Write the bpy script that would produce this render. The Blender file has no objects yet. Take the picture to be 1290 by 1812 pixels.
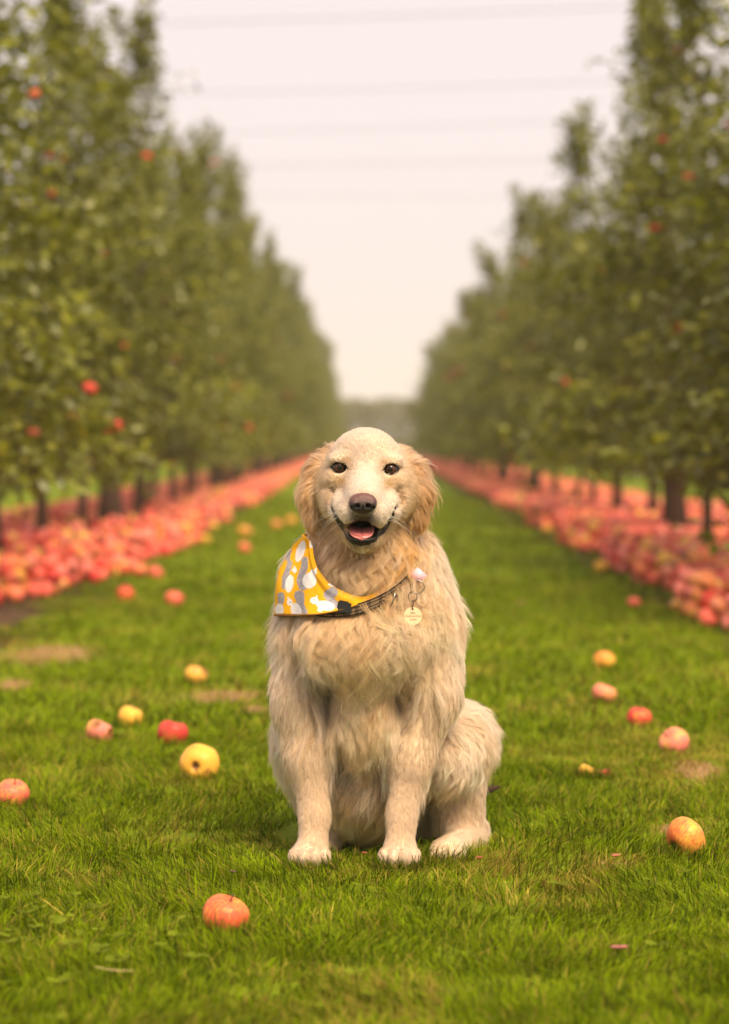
import bpy, bmesh, math, random
import numpy as np
from mathutils import Vector, Matrix

rng = np.random.default_rng(11)
random.seed(11)
scene = bpy.context.scene
COL = scene.collection

# ------------------------------------------------------------------ camera, sky, sun, exposure
YD = 4.6                                             # distance of the front paws of the dog
FPX, U0, V0, CAMZ = 4569.0, 650.0, 775.0, 0.76      # focal length and horizon, in photograph pixels
cam = bpy.data.cameras.new('camera')
cam.sensor_fit = 'HORIZONTAL'; cam.sensor_width = 24.0; cam.lens = 85.0
cam.shift_y = -131 / 1290; cam.shift_x = -5 / 1290
cam.clip_start = 0.1; cam.clip_end = 3000
cam.dof.use_dof = True; cam.dof.focus_distance = 4.53; cam.dof.aperture_fstop = 3.0
camo = bpy.data.objects.new('camera', cam); COL.objects.link(camo)
camo.location = (0, 0, CAMZ); camo.rotation_euler = (math.radians(90), 0, 0)
scene.camera = camo

SUN_ELEV, SUN_AZ = 50.0, 156.0                      # degrees, azimuth clockwise from +Y
world = bpy.data.worlds.new('World'); scene.world = world; world.use_nodes = True
wn, wl = world.node_tree.nodes, world.node_tree.links
wn.clear()
w_out = wn.new('ShaderNodeOutputWorld'); w_bg = wn.new('ShaderNodeBackground')
w_sky = wn.new('ShaderNodeTexSky'); w_sky.sky_type = 'NISHITA'; w_sky.sun_disc = False
w_sky.sun_elevation = math.radians(SUN_ELEV); w_sky.sun_rotation = math.radians(SUN_AZ)
w_sky.dust_density = 4.0; w_sky.air_density = 1.0
w_mix = wn.new('ShaderNodeMix'); w_mix.data_type = 'RGBA'; w_mix.inputs[0].default_value = 0.93
w_mix.inputs[7].default_value = (6.55, 5.75, 5.75, 1)   # even white overcast deck over the clear-sky colour
wl.new(w_sky.outputs[0], w_mix.inputs[6]); wl.new(w_mix.outputs[2], w_bg.inputs[0])
w_bg.inputs[1].default_value = 0.10
wl.new(w_bg.outputs[0], w_out.inputs[0])

sun = bpy.data.lights.new('sun', 'SUN'); sun.energy = 3.9; sun.angle = math.radians(28); sun.color = (1.0, 0.84, 0.59)
suno = bpy.data.objects.new('sun', sun); COL.objects.link(suno)
_az, _el = math.radians(SUN_AZ), math.radians(SUN_ELEV)
_sd = Vector((math.sin(_az) * math.cos(_el), math.cos(_az) * math.cos(_el), math.sin(_el)))
suno.rotation_euler = _sd.to_track_quat('Z', 'Y').to_euler(); suno.location = _sd * 40

scene.view_settings.view_transform = 'Standard'; scene.view_settings.look = 'None'
scene.view_settings.exposure = 0.62; scene.view_settings.gamma = 1.0
scene.view_settings.use_curve_mapping = False
scene.cycles.use_denoising = True
scene.cycles.max_bounces = 7; scene.cycles.diffuse_bounces = 3; scene.cycles.glossy_bounces = 3
scene.cycles.transmission_bounces = 6; scene.cycles.volume_bounces = 1
scene.cycles.use_adaptive_sampling = True; scene.cycles.adaptive_threshold = 0.02
scene.cycles.sample_clamp_indirect = 6.0

# ------------------------------------------------------------------ helpers
def gpt(u, v):
    "ground point under a photograph pixel"
    Y = FPX * CAMZ / (v - V0)
    return ((u - U0) / FPX * Y, Y)

def tag(o, label=None, category=None, group=None, kind=None):
    if label: o['label'] = label
    if category: o['category'] = category
    if group: o['group'] = group
    if kind: o['kind'] = kind
    return o

def empty(name, loc, rz=0.0, s=1.0):
    o = bpy.data.objects.new(name, None); COL.objects.link(o)
    o.location = loc; o.rotation_euler = (0, 0, rz); o.scale = (s, s, s); o.empty_display_size = 0.1
    return o

def link(name, data, parent=None, loc=None):
    o = bpy.data.objects.new(name, data); COL.objects.link(o)
    if parent: o.parent = parent
    if loc is not None: o.location = loc
    return o

def mesh_from(name, verts, faces, mats=(), smooth=True, cols=None, extra=None):
    """verts (N,3); faces: (M,k) array or list of such arrays; cols (N,3|4) -> point attribute 'col'"""
    verts = np.asarray(verts, np.float32)
    if isinstance(faces, np.ndarray): faces = [faces]
    me = bpy.data.meshes.new(name)
    me.vertices.add(len(verts)); me.vertices.foreach_set('co', verts.ravel())
    loops = np.concatenate([f.ravel() for f in faces]).astype(np.int32)
    sizes = np.concatenate([np.full(len(f), f.shape[1], np.int32) for f in faces])
    starts = np.concatenate([[0], np.cumsum(sizes)[:-1]]).astype(np.int32)
    me.loops.add(len(loops)); me.loops.foreach_set('vertex_index', loops)
    me.polygons.add(len(sizes)); me.polygons.foreach_set('loop_start', starts)
    me.update(calc_edges=True)
    if smooth: me.polygons.foreach_set('use_smooth', np.ones(len(sizes), bool))
    for m in mats: me.materials.append(m)
    if cols is not None:
        c = np.ones((len(verts), 4), np.float32); c[:, :np.shape(cols)[1]] = cols
        a = me.attributes.new('col', 'FLOAT_COLOR', 'POINT'); a.data.foreach_set('color', c.ravel())
    if extra:
        for k, val in extra.items():
            a = me.attributes.new(k, 'FLOAT', 'POINT'); a.data.foreach_set('value', np.asarray(val, np.float32))
    me.validate(); me.update()
    return me

def norm(a): return a / np.maximum(np.linalg.norm(a, axis=-1, keepdims=True), 1e-9)

def _hash(ix, iy, iz, seed):
    h = (ix * 374761393 + iy * 668265263 + iz * 2147483647 + seed * 974711) & 0xFFFFFFFF
    h = ((h ^ (h >> 13)) * 1274126177) & 0xFFFFFFFF
    return ((h ^ (h >> 16)) & 0xFFFF) / 65535.0

def vnoise(p, seed=0):
    "value noise 0..1 for (N,2|3) points"
    p = np.asarray(p, np.float64)
    if p.shape[1] == 2: p = np.c_[p, np.zeros(len(p))]
    i = np.floor(p).astype(np.int64); f = p - i; f = f * f * (3 - 2 * f)
    r = 0
    for dx in (0, 1):
        for dy in (0, 1):
            for dz in (0, 1):
                w = (f[:, 0] if dx else 1 - f[:, 0]) * (f[:, 1] if dy else 1 - f[:, 1]) * (f[:, 2] if dz else 1 - f[:, 2])
                r = r + w * _hash(i[:, 0] + dx, i[:, 1] + dy, i[:, 2] + dz, seed)
    return r

def sstep(a, b, x):
    t = np.clip((x - a) / (b - a), 0, 1); return t * t * (3 - 2 * t)

def material(name):
    m = bpy.data.materials.new(name); m.use_nodes = True
    nt = m.node_tree; nt.nodes.clear()
    out = nt.nodes.new('ShaderNodeOutputMaterial')
    return m, nt.nodes, nt.links, out

def attr_material(name, rough=0.6, spec=0.3, transl=0.0, noise=0.0, nscale=40.0, bump=0.0):
    "principled material whose colour is the point attribute col, with a little procedural mottling"
    m, N, L, out = material(name)
    b = N.new('ShaderNodeBsdfPrincipled'); b.inputs['Roughness'].default_value = rough
    b.inputs['Specular IOR Level'].default_value = spec
    a = N.new('ShaderNodeAttribute'); a.attribute_name = 'col'
    src = a.outputs['Color']
    if noise > 0:
        tc = N.new('ShaderNodeTexCoord'); nz = N.new('ShaderNodeTexNoise'); nz.inputs['Scale'].default_value = nscale
        L.new(tc.outputs['Object'], nz.inputs['Vector'])
        mr = N.new('ShaderNodeMapRange'); mr.inputs[3].default_value = 1 - noise; mr.inputs[4].default_value = 1 + noise
        L.new(nz.outputs[0], mr.inputs[0])
        mx = N.new('ShaderNodeVectorMath'); mx.operation = 'SCALE'
        L.new(src, mx.inputs[0]); L.new(mr.outputs[0], mx.inputs['Scale']); src = mx.outputs[0]
        if bump > 0:
            bp = N.new('ShaderNodeBump'); bp.inputs['Strength'].default_value = bump; bp.inputs['Distance'].default_value = 0.01
            L.new(nz.outputs[0], bp.inputs['Height']); L.new(bp.outputs[0], b.inputs['Normal'])
    L.new(src, b.inputs['Base Color'])
    if transl > 0:
        t = N.new('ShaderNodeBsdfTranslucent'); L.new(src, t.inputs[0])
        ms = N.new('ShaderNodeMixShader'); ms.inputs[0].default_value = transl
        L.new(b.outputs[0], ms.inputs[1]); L.new(t.outputs[0], ms.inputs[2]); L.new(ms.outputs[0], out.inputs[0])
    else:
        L.new(b.outputs[0], out.inputs[0])
    return m

def plain_material(name, col, rough=0.5, metal=0.0, noise=0.15, nscale=60.0):
    m, N, L, out = material(name)
    b = N.new('ShaderNodeBsdfPrincipled'); b.inputs['Roughness'].default_value = rough; b.inputs['Metallic'].default_value = metal
    tc = N.new('ShaderNodeTexCoord'); nz = N.new('ShaderNodeTexNoise'); nz.inputs['Scale'].default_value = nscale
    nz.inputs['Detail'].default_value = 4
    L.new(tc.outputs['Object'], nz.inputs['Vector'])
    cr = N.new('ShaderNodeValToRGB')
    cr.color_ramp.elements[0].position = 0.3; cr.color_ramp.elements[1].position = 0.7
    cr.color_ramp.elements[0].color = (*[c * (1 - noise) for c in col], 1)
    cr.color_ramp.elements[1].color = (*[min(1, c * (1 + noise)) for c in col], 1)
    L.new(nz.outputs[0], cr.inputs[0]); L.new(cr.outputs[0], b.inputs['Base Color'])
    L.new(b.outputs[0], out.inputs[0])
    return m

def tube(path, radii, seg=6, cap=True):
    "verts, quad faces of a tube along path (n,3)"
    path = np.asarray(path, float); n = len(path); radii = np.broadcast_to(radii, (n,))
    t = norm(np.gradient(path, axis=0)); up = np.array([0.13, 0.31, 0.94])
    a = norm(np.cross(t, up) + 1e-6); b = np.cross(t, a)
    ang = np.linspace(0, 2 * np.pi, seg, endpoint=False)
    v = path[:, None] + radii[:, None, None] * (np.cos(ang)[None, :, None] * a[:, None] + np.sin(ang)[None, :, None] * b[:, None])
    i = np.arange(n - 1)[:, None] * seg; j = np.arange(seg)[None]
    f = np.stack([i + j, i + (j + 1) % seg, i + seg + (j + 1) % seg, i + seg + j], -1).reshape(-1, 4)
    v = v.reshape(-1, 3)
    if cap:
        k = len(v); v = np.vstack([v, path[:1], path[-1:]])
        jj = np.arange(seg)
        t1 = np.stack([(jj + 1) % seg, jj, np.full(seg, k), np.full(seg, k)], -1)
        o = (n - 1) * seg
        t2 = np.stack([o + jj, o + (jj + 1) % seg, np.full(seg, k + 1), np.full(seg, k + 1)], -1)
        return v, f, np.vstack([t1[:, :3], t2[:, :3]])
    return v, f, np.zeros((0, 3), int)

class Soup:
    "collects pieces of ONE mesh"
    def __init__(s): s.v, s.q, s.t, s.c, s.n = [], [], [], [], 0
    def add(s, v, q=None, t=None, c=(1, 1, 1)):
        v = np.asarray(v, float)
        if q is not None and len(q): s.q.append(np.asarray(q) + s.n)
        if t is not None and len(t): s.t.append(np.asarray(t) + s.n)
        s.v.append(v); s.c.append(np.broadcast_to(np.asarray(c, float), (len(v), 3))); s.n += len(v)
    def tube(s, path, r, seg=6, c=(1, 1, 1), cap=True):
        v, q, t = tube(path, r, seg, cap); s.add(v, q, t, c)
    def mesh(s, name, mats, smooth=True):
        f = []
        if s.q: f.append(np.vstack(s.q))
        if s.t: f.append(np.vstack(s.t))
        return mesh_from(name, np.vstack(s.v), f, mats, smooth, np.vstack(s.c))
# ================================================================== ground
m, N, L, out = material('orchard_floor')
b = N.new('ShaderNodeBsdfPrincipled'); b.inputs['Roughness'].default_value = .9; b.inputs['Specular IOR Level'].default_value = .1
geo = N.new('ShaderNodeNewGeometry'); sx = N.new('ShaderNodeSeparateXYZ'); L.new(geo.outputs['Position'], sx.inputs[0])
def noise(scale, detail=4, w=0.0):
    n = N.new('ShaderNodeTexNoise'); n.inputs['Scale'].default_value = scale; n.inputs['Detail'].default_value = detail
    mp = N.new('ShaderNodeMapping'); mp.inputs['Location'].default_value = (w, w * .7, 0); L.new(geo.outputs['Position'], mp.inputs[0]); L.new(mp.outputs[0], n.inputs[0]); return n
def ramp(src, stops):
    r = N.new('ShaderNodeValToRGB'); e = r.color_ramp.elements
    while len(e) < len(stops): e.new(.5)
    for k, (p, c) in enumerate(stops): e[k].position = p; e[k].color = (*c, 1)
    L.new(src, r.inputs[0]); return r
def mixc(f, a, c):
    x = N.new('ShaderNodeMix'); x.data_type = 'RGBA'
    L.new(f, x.inputs[0]); L.new(a, x.inputs[6]); L.new(c, x.inputs[7]); return x.outputs[2]
def mth(op, a, c=None):
    x = N.new('ShaderNodeMath'); x.operation = op
    for k, q in enumerate((a, c)):
        if q is None: continue
        if isinstance(q, (int, float)): x.inputs[k].default_value = q
        else: L.new(q, x.inputs[k])
    return x.outputs[0]
g1 = ramp(noise(1.3, 5).outputs[0], [(.30, (.135, .175, .002)), (.5, (.172, .232, .003)), (.68, (.215, .288, .003))])
g2 = ramp(noise(60, 3, 3).outputs[0], [(.3, (.055, .075, .003)), (.7, (.19, .23, .008))])
grass_c = mixc(ramp(noise(9, 4, 9).outputs[0], [(.35, (.25,) * 3), (.65, (.55,) * 3)]).outputs[0], g1.outputs[0], g2.outputs[0])
straw = ramp(noise(120, 3, 5).outputs[0], [(.3, (.16, .09, .035)), (.7, (.34, .22, .10))])
patch = ramp(noise(2.6, 4, 17).outputs[0], [(.62, (0,) * 3), (.74, (.6,) * 3)])
grass_c = mixc(patch.outputs[0], grass_c, straw.outputs[0])
soil = ramp(noise(26, 6, 2).outputs[0], [(.3, (.05, .026, .015)), (.55, (.10, .055, .032)), (.75, (.20, .12, .07))])
# bare soil strips below the tree rows at about x = +-2.05 and +-6.3
ax = mth('ABSOLUTE', sx.outputs[0]); wob = mth('MULTIPLY', mth('SUBTRACT', noise(1.7, 4, 31).outputs[0], .5), .7)
def strip(c, hw):
    d = mth('ABSOLUTE', mth('SUBTRACT', mth('ADD', ax, wob), c)); q = N.new('ShaderNodeMapRange'); q.interpolation_type = 'SMOOTHSTEP'
    q.inputs[1].default_value = hw + .10; q.inputs[2].default_value = hw - .06; L.new(d, q.inputs[0]); return q.outputs[0]
pat = None
for cu, cv_, su, sv in ((85, 1158, 80, 17), (400, 1232, 62, 11), (1240, 1365, 42, 20), (1205, 1468, 48, 10), (450, 1256, 28, 8), (20, 1212, 34, 9), (1085, 1532, 45, 9)):
    px_, py_ = gpt(cu, cv_); pr_ = gpt(cu + su, cv_)[0] - px_; pd_ = abs(gpt(cu, cv_ - sv)[1] - gpt(cu, cv_ + sv)[1]) / 2
    mp = N.new('ShaderNodeMapping'); mp.inputs['Location'].default_value = (-px_ / pr_, -py_ / pd_, 0); mp.inputs['Scale'].default_value = (1 / pr_, 1 / pd_, 0); L.new(geo.outputs['Position'], mp.inputs[0])
    ln_ = N.new('ShaderNodeVectorMath'); ln_.operation = 'LENGTH'; L.new(mp.outputs[0], ln_.inputs[0])
    q = N.new('ShaderNodeMapRange'); q.interpolation_type = 'SMOOTHSTEP'; q.inputs[1].default_value = 1.25; q.inputs[2].default_value = .75
    L.new(mth('ADD', ln_.outputs['Value'], mth('MULTIPLY', mth('SUBTRACT', noise(14, 4, cu).outputs[0], .5), 1.1)), q.inputs[0])
    pat = q.outputs[0] if pat is None else mth('MAXIMUM', pat, q.outputs[0])
tanc = ramp(noise(70, 4, 8).outputs[0], [(.3, (.17, .085, .035)), (.7, (.42, .26, .11))])
grass_c = mixc(pat, grass_c, tanc.outputs[0])
msk = mth('MAXIMUM', strip(2.15, .80), strip(6.4, .6))
fin = mixc(msk, grass_c, soil.outputs[0]); L.new(fin, b.inputs['Base Color'])
bp = N.new('ShaderNodeBump'); bp.inputs['Strength'].default_value = .5; bp.inputs['Distance'].default_value = .02
L.new(noise(45, 5, 4).outputs[0], bp.inputs['Height']); L.new(bp.outputs[0], b.inputs['Normal']); L.new(b.outputs[0], out.inputs[0])
ground = link('ground', mesh_from('ground', [(-240, -50, 0), (240, -50, 0), (240, 620, 0), (-240, 620, 0)], np.array([[0, 1, 2, 3]]), [m]))
tag(ground, kind='structure')

# ================================================================== apple trees
mat_leaf = attr_material('apple_leaf', rough=.40, spec=.6, transl=.35)
mat_bark = attr_material('apple_bark', rough=.9, spec=.15, noise=.45, nscale=30, bump=.8)
def make_tree(seed, H, R, thick, nleaf, crown0):
    "one apple tree grown from a leader, side limbs and leaf sprays; returns trunk mesh, crown mesh"
    r = np.random.default_rng(seed); tr = Soup(); n = 14
    z = np.linspace(0, H, n); lead = np.c_[np.cumsum(r.normal(0, .022, n)), np.cumsum(r.normal(0, .022, n)), z]; lead[:2, :2] = 0
    rad = thick * (1 - .93 * (z / H) ** .8); rad[0] *= 1.35
    bark = np.array([.105, .062, .040])
    tr.tube(lead, rad, 9, bark)
    P_, D_, B_ = [], [], []
    nb = 46; ga = 2.39996
    for k in range(nb):
        f = (k + .5) / nb; zb = crown0 + (H * .93 - crown0) * f ** .92
        base = np.array([np.interp(zb, z, lead[:, i]) for i in range(3)])
        prof = R * (np.interp(f, [0, .12, .45, .75, 1.0], [.88, 1.04, .78, .32, .09])) * r.uniform(.45, 1.40)
        az = k * ga + r.normal(0, .35); out_ = np.array([math.cos(az), math.sin(az), 0])
        t = np.linspace(0, 1, 7)[:, None]; up = r.uniform(.15, .75) if f > .2 else r.uniform(-.35, .25)
        pth = base + out_ * prof * t + np.array([0, 0, 1]) * (up * prof * t - .25 * prof * t ** 2) + r.normal(0, .02, (7, 3)) * t
        tr.tube(pth, thick * .22 * (1 - .8 * t[:, 0]) * (1.1 - f), 4, bark * .9, cap=False)
        m_ = int(nleaf / nb * (prof / R + .15) * 1.15 * (1 - .62 * f ** 1.3))
        tt = r.uniform(.12, 1.05, m_) ** .8; q = np.stack([np.interp(tt, t[:, 0], pth[:, i]) for i in range(3)], -1)
        cl = r.integers(0, 9, m_); co = r.normal(0, .10, (9, 3))[cl]; B_.append(r.uniform(.55, 1.45, 9)[cl])
        P_.append(q + co * .9 + r.normal(0, .042 + .02 * (1 - f), (m_, 3))); D_.append(np.tile(out_, (m_, 1)))
    for k in range(3):                                            # upright top shoots
        a = lead[-3] + r.normal(0, .05, 3); b_ = lead[-1] + np.array([r.normal(0, .16), r.normal(0, .16), r.uniform(-.25, .15)])
        t = np.linspace(0, 1, 6)[:, None]; pth = a + (b_ - a) * t; tr.tube(pth, .010 * (1 - .7 * t[:, 0]), 4, bark, cap=False)
        m_ = 150; tt = r.random(m_); P_.append(a + (b_ - a) * tt[:, None] + r.normal(0, .045, (m_, 3))); D_.append(norm(r.normal(0, 1, (m_, 3)))); B_.append(np.full(m_, 1.1))
    C = np.vstack(P_); D = np.vstack(D_); kp = C[:, 2] > .50 + .22 * r.random(len(C)); C, D = C[kp], D[kp]; BR = np.concatenate(B_)[kp][:, None]; m_ = len(C)
    d = norm(D * .6 + r.normal(0, .7, (m_, 3)) + np.array([0, 0, -.25])); nrm = norm(r.normal(0, .6, (m_, 3)) + np.array([0, 0, .75]) + D * .35)
    s = norm(np.cross(d, nrm)); nrm = np.cross(s, d)
    Ln = r.uniform(.055, .100, m_)[:, None]; Wd = Ln * r.uniform(.24, .32, m_)[:, None]
    v = np.stack([C, C + d * Ln * .42 + s * Wd + nrm * Ln * .10, C + d * Ln * .48, C + d * Ln * .42 - s * Wd + nrm * Ln * .10, C + d * Ln - nrm * Ln * .16], 1)
    o = np.arange(m_)[:, None] * 5; f1 = np.stack([np.hstack([o, o + 1, o + 2]), np.hstack([o, o + 2, o + 3]), np.hstack([o + 1, o + 4, o + 2]), np.hstack([o + 2, o + 4, o + 3])], 1).reshape(-1, 3)
    base = np.array([.150, .155, .005]); h = r.random((m_, 1)); w = r.random((m_, 1))
    col = base * (.6 + .8 * w) + np.where(h > .90, np.array([[.11, .09, .010]]), np.where(h > .72, np.array([[.03, .035, .002]]), 0))
    col = np.repeat(col * BR, 5, 0)
    return tr.mesh('trunk', [mat_bark]), mesh_from('crown', v.reshape(-1, 3), f1, [mat_leaf], True, col), C

TREES = [make_tree(100 + k, H, R, th_, 7800, c0) for k, (H, R, th_, c0) in enumerate(((4.6, .76, .038, .70), (5.0, .68, .042, .75), (4.2, .78, .036, .66), (4.75, .62, .046, .78), (4.75, .76, .095, .72)))]

# ---- apples
def apple_mesh(name, seg=20, rings=14, seed=0, bites=(), squash=1.0, mats=()):
    r = np.random.default_rng(seed)
    t = np.linspace(0, np.pi, rings + 1)
    prof_r = np.sin(t) ** .96 * (1 + .05 * np.cos(t)); prof_z = .90 * np.cos(t) - .26 * np.exp(-(t / .42) ** 2) + .17 * np.exp(-((np.pi - t) / .36) ** 2)
    ph = np.linspace(0, 2 * np.pi, seg, endpoint=False); lob = 1 + .025 * np.cos(5 * ph + r.uniform(0, 6)) + .03 * np.cos(2 * ph + r.uniform(0, 6))
    v = np.stack([prof_r[:, None] * np.cos(ph) * lob, prof_r[:, None] * np.sin(ph) * lob, np.repeat(prof_z[:, None], seg, 1) * squash], -1).reshape(-1, 3)
    flesh = np.zeros(len(v))
    for c, br in bites:
        c = np.array(c, float); d = np.linalg.norm(v - c, axis=1); ins = d < br
        v[ins] = c + (v[ins] - c) / np.maximum(d[ins], 1e-6)[:, None] * br * (.88 + .22 * vnoise(v[ins] * 9, 3))[:, None]; flesh[ins] = 1
    calyx = np.tile(0.0, len(v)); calyx[np.repeat(np.arange(rings + 1) >= rings - (1 if not bites else 0), seg)] = 1
    i = np.arange(rings)[:, None] * seg; j = np.arange(seg)[None]
    f = np.stack([i + j, i + seg + j, i + seg + (j + 1) % seg, i + (j + 1) % seg], -1).reshape(-1, 4)
    me = mesh_from(name, v, f, mats, True, extra={'flesh': flesh, 'calyx': calyx})
    return me
def apple_material(use_attr):
    m, N, L, out = material('apple_skin' + ('_far' if use_attr else ''))
    b = N.new('ShaderNodeBsdfPrincipled'); b.inputs['Roughness'].default_value = .46; b.inputs['Specular IOR Level'].default_value = .30
    b.inputs['Subsurface Weight'].default_value = 0.0
    tc = N.new('ShaderNodeTexCoord')
    def mixc(f, a, c, fac=None):
        x = N.new('ShaderNodeMix'); x.data_type = 'RGBA'
        if f is not None: L.new(f, x.inputs[0])
        else: x.inputs[0].default_value = fac
        for k, q in ((6, a), (7, c)):
            if isinstance(q, tuple): x.inputs[k].default_value = (*q, 1)
            else: L.new(q, x.inputs[k])
        return x.outputs[2]
    if use_attr:
        a = N.new('ShaderNodeAttribute'); a.attribute_name = 'col'; src = a.outputs['Color']
        L.new(src, b.inputs['Base Color'])
    else:
        oi = N.new('ShaderNodeObjectInfo')
        mp = N.new('ShaderNodeMapping'); mp.inputs['Scale'].default_value = (5, 5, .7); L.new(tc.outputs['Object'], mp.inputs[0])
        ad = N.new('ShaderNodeVectorMath'); ad.operation = 'ADD'; L.new(mp.outputs[0], ad.inputs[0])
        cb = N.new('ShaderNodeCombineXYZ'); sc = N.new('ShaderNodeMath'); sc.operation = 'MULTIPLY'; sc.inputs[1].default_value = 57; L.new(oi.outputs['Random'], sc.inputs[0])
        for k in range(3): L.new(sc.outputs[0], cb.inputs[k])
        L.new(cb.outputs[0], ad.inputs[1])
        st = N.new('ShaderNodeTexNoise'); st.inputs['Scale'].default_value = 2.2; st.inputs['Detail'].default_value = 5; L.new(ad.outputs[0], st.inputs[0])
        bl = N.new('ShaderNodeTexNoise'); bl.inputs['Scale'].default_value = .9; bl.inputs['Detail'].default_value = 2
        ad2 = N.new('ShaderNodeVectorMath'); ad2.operation = 'ADD'; L.new(tc.outputs['Object'], ad2.inputs[0]); L.new(cb.outputs[0], ad2.inputs[1]); L.new(ad2.outputs[0], bl.inputs[0])
        sm = N.new('ShaderNodeMath'); sm.operation = 'ADD'; L.new(st.outputs[0], sm.inputs[0]); L.new(bl.outputs[0], sm.inputs[1])
        s2 = N.new('ShaderNodeMath'); s2.operation = 'ADD'; L.new(sm.outputs[0], s2.inputs[0]); L.new(oi.outputs['Alpha'], s2.inputs[1])
        mr = N.new('ShaderNodeMapRange'); mr.interpolation_type = 'SMOOTHSTEP'; mr.inputs[1].default_value = 1.36; mr.inputs[2].default_value = 1.84; L.new(s2.outputs[0], mr.inputs[0])
        src = mixc(mr.outputs[0], (.80, .42, .055), oi.outputs['Color'])
        sp = N.new('ShaderNodeTexVoronoi'); sp.inputs['Scale'].default_value = 9; L.new(tc.outputs['Object'], sp.inputs[0])
        sr = N.new('ShaderNodeMapRange'); sr.inputs[1].default_value = .05; sr.inputs[2].default_value = .10; sr.inputs[3].default_value = .35; sr.inputs[4].default_value = 0; L.new(sp.outputs['Distance'], sr.inputs[0])
        src = mixc(sr.outputs[0], src, (.72, .42, .22))
        br = N.new('ShaderNodeTexNoise'); br.inputs['Scale'].default_value = 1.7; br.inputs['Detail'].default_value = 4
        ad3 = N.new('ShaderNodeVectorMath'); ad3.operation = 'SUBTRACT'; L.new(tc.outputs['Object'], ad3.inputs[0]); L.new(cb.outputs[0], ad3.inputs[1]); L.new(ad3.outputs[0], br.inputs[0])
        bm_ = N.new('ShaderNodeMapRange'); bm_.inputs[1].default_value = .60; bm_.inputs[2].default_value = .70; bm_.inputs[4].default_value = .75; L.new(br.outputs[0], bm_.inputs[0])
        src = mixc(bm_.outputs[0], src, (.30, .10, .035))
        fa = N.new('ShaderNodeAttribute'); fa.attribute_name = 'flesh'
        src = mixc(fa.outputs['Fac'], src, (.30, .12, .035))
        ca = N.new('ShaderNodeAttribute'); ca.attribute_name = 'calyx'
        src = mixc(ca.outputs['Fac'], src, (.035, .018, .010))
        L.new(src, b.inputs['Base Color'])
    L.new(b.outputs[0], out.inputs[0]); return m
mat_apple, mat_apple_far = apple_material(False), apple_material(True)
mat_stem = plain_material('apple_stem', (.07, .04, .02), .8)
AP = [apple_mesh('apple', seed=k, squash=(1, .93, 1.05)[k], mats=[mat_apple]) for k in range(3)]
AP_LOW = apple_mesh('apple_small', seg=10, rings=7, seed=5, mats=[mat_apple])
def put_apple(name, x, y, w, color, blush, me, rot=(0, 0, 0), sink=.012, parent=None, zc=None):
    o = bpy.data.objects.new(name, me); COL.objects.link(o); r = w / 2.08
    o.scale = (r, r, r); o.rotation_euler = rot; o.color = (*color, blush)
    o.location = (x, y, (r * .93 - sink) if zc is None else zc)
    if parent: o.parent = parent
    return o
RED, CORAL, ORANGE, PINK = (.58, .045, .035), (.72, .125, .085), (.78, .23, .08), (.76, .20, .155)

ORD = ['first', 'second', 'third', 'fourth', 'fifth', 'sixth', 'seventh', 'eighth', 'ninth', 'tenth', 'eleventh', 'twelfth', 'thirteenth', 'fourteenth', 'fifteenth', 'sixteenth']
def plant(kind, x, y, s, rz, label, group, fruits=0, tall=1.0):
    t = empty('apple_tree', (x, y, 0), rz, s); t.scale = (s, s, s * tall); tag(t, label, 'tree', group)
    tm, cm, C = TREES[kind]
    link('trunk', tm, t); link('crown', cm, t)
    rr = np.random.default_rng(int(abs(x * 977 + y * 131)))
    for k in range(fruits):
        c = C[rr.integers(len(C))]; c = c * np.array([1.06, 1.06, 1]); w = rr.uniform(.068, .082) / s
        put_apple('apple', c[0], c[1], w, RED if rr.random() < .7 else CORAL, rr.uniform(.75, 1.0), AP_LOW, (rr.uniform(-.4, .4), rr.uniform(-.4, .4), rr.uniform(0, 6)), parent=t, zc=c[2] - .03)
    return t
def row(xs, side, group, where):
    for k, (x, y, kind) in enumerate(xs):
        rr = np.random.default_rng(1000 + k + (500 if side > 0 else 0))
        tu = U0 + x / y * FPX; seen = -5 < tu < 1295; nvis = sum(-5 < U0 + q[0] / q[1] * FPX < 1295 for q in xs[:k + 1]); nout = sum(not (-5 < U0 + q[0] / q[1] * FPX < 1295) for q in xs[:k + 1])
        tall = (.94 if side < 0 else .77 - .09 * float(sstep(30, 75, y))) * rr.uniform(.82, 1.16)
        if not seen: lab = f'foliage of apple tree cut by the {where} edge, {ORD[nout - 1]} from camera, trunk unseen'
        elif nvis < 15: lab = f"{'thick-trunked' if kind == 4 else 'slim-trunked'} apple tree, {ORD[nvis - 1]} visible trunk from the {where} edge in {where} row"
        else: lab = f'distant blurred apple tree towards the far end of the row {where} of the dog'
        plant(kind, x, y, rr.uniform(.95, 1.07), rr.uniform(0, 6.28), lab, group, fruits=(11 if k < 14 else 5 if k < 26 else 0), tall=tall)
def fill(first, x0, step, ymax, seed):
    r = np.random.default_rng(seed); out_ = list(first); y = first[-1][1]
    while y < ymax:
        y += step * r.uniform(.85, 1.15); out_.append((x0 + r.normal(0, .06), y, int(r.integers(0, 4)) if r.random() > .10 else 4))
    return out_
rowL = fill([(-2.10, 11.4, 0), (-2.05, 13.0, 2), (-2.12, 14.7, 1), (-2.08, 16.5, 3), (-2.02, 18.3, 0), (-1.97, 19.8, 4), (-1.92, 21.6, 1), (-2.0, 23.2, 2)], -2.0, 1.75, 128, 5)
rowR = fill([(2.15, 10.2, 1), (2.10, 11.9, 3), (2.2, 13.4, 0), (1.95, 14.8, 2), (2.12, 17.8, 4), (2.28, 20.6, 1), (2.14, 22.1, 3), (2.17, 24.8, 0), (2.25, 27.6, 2), (2.2, 30.2, 1), (2.09, 32.4, 4)], 2.15, 1.75, 80, 6)
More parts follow.
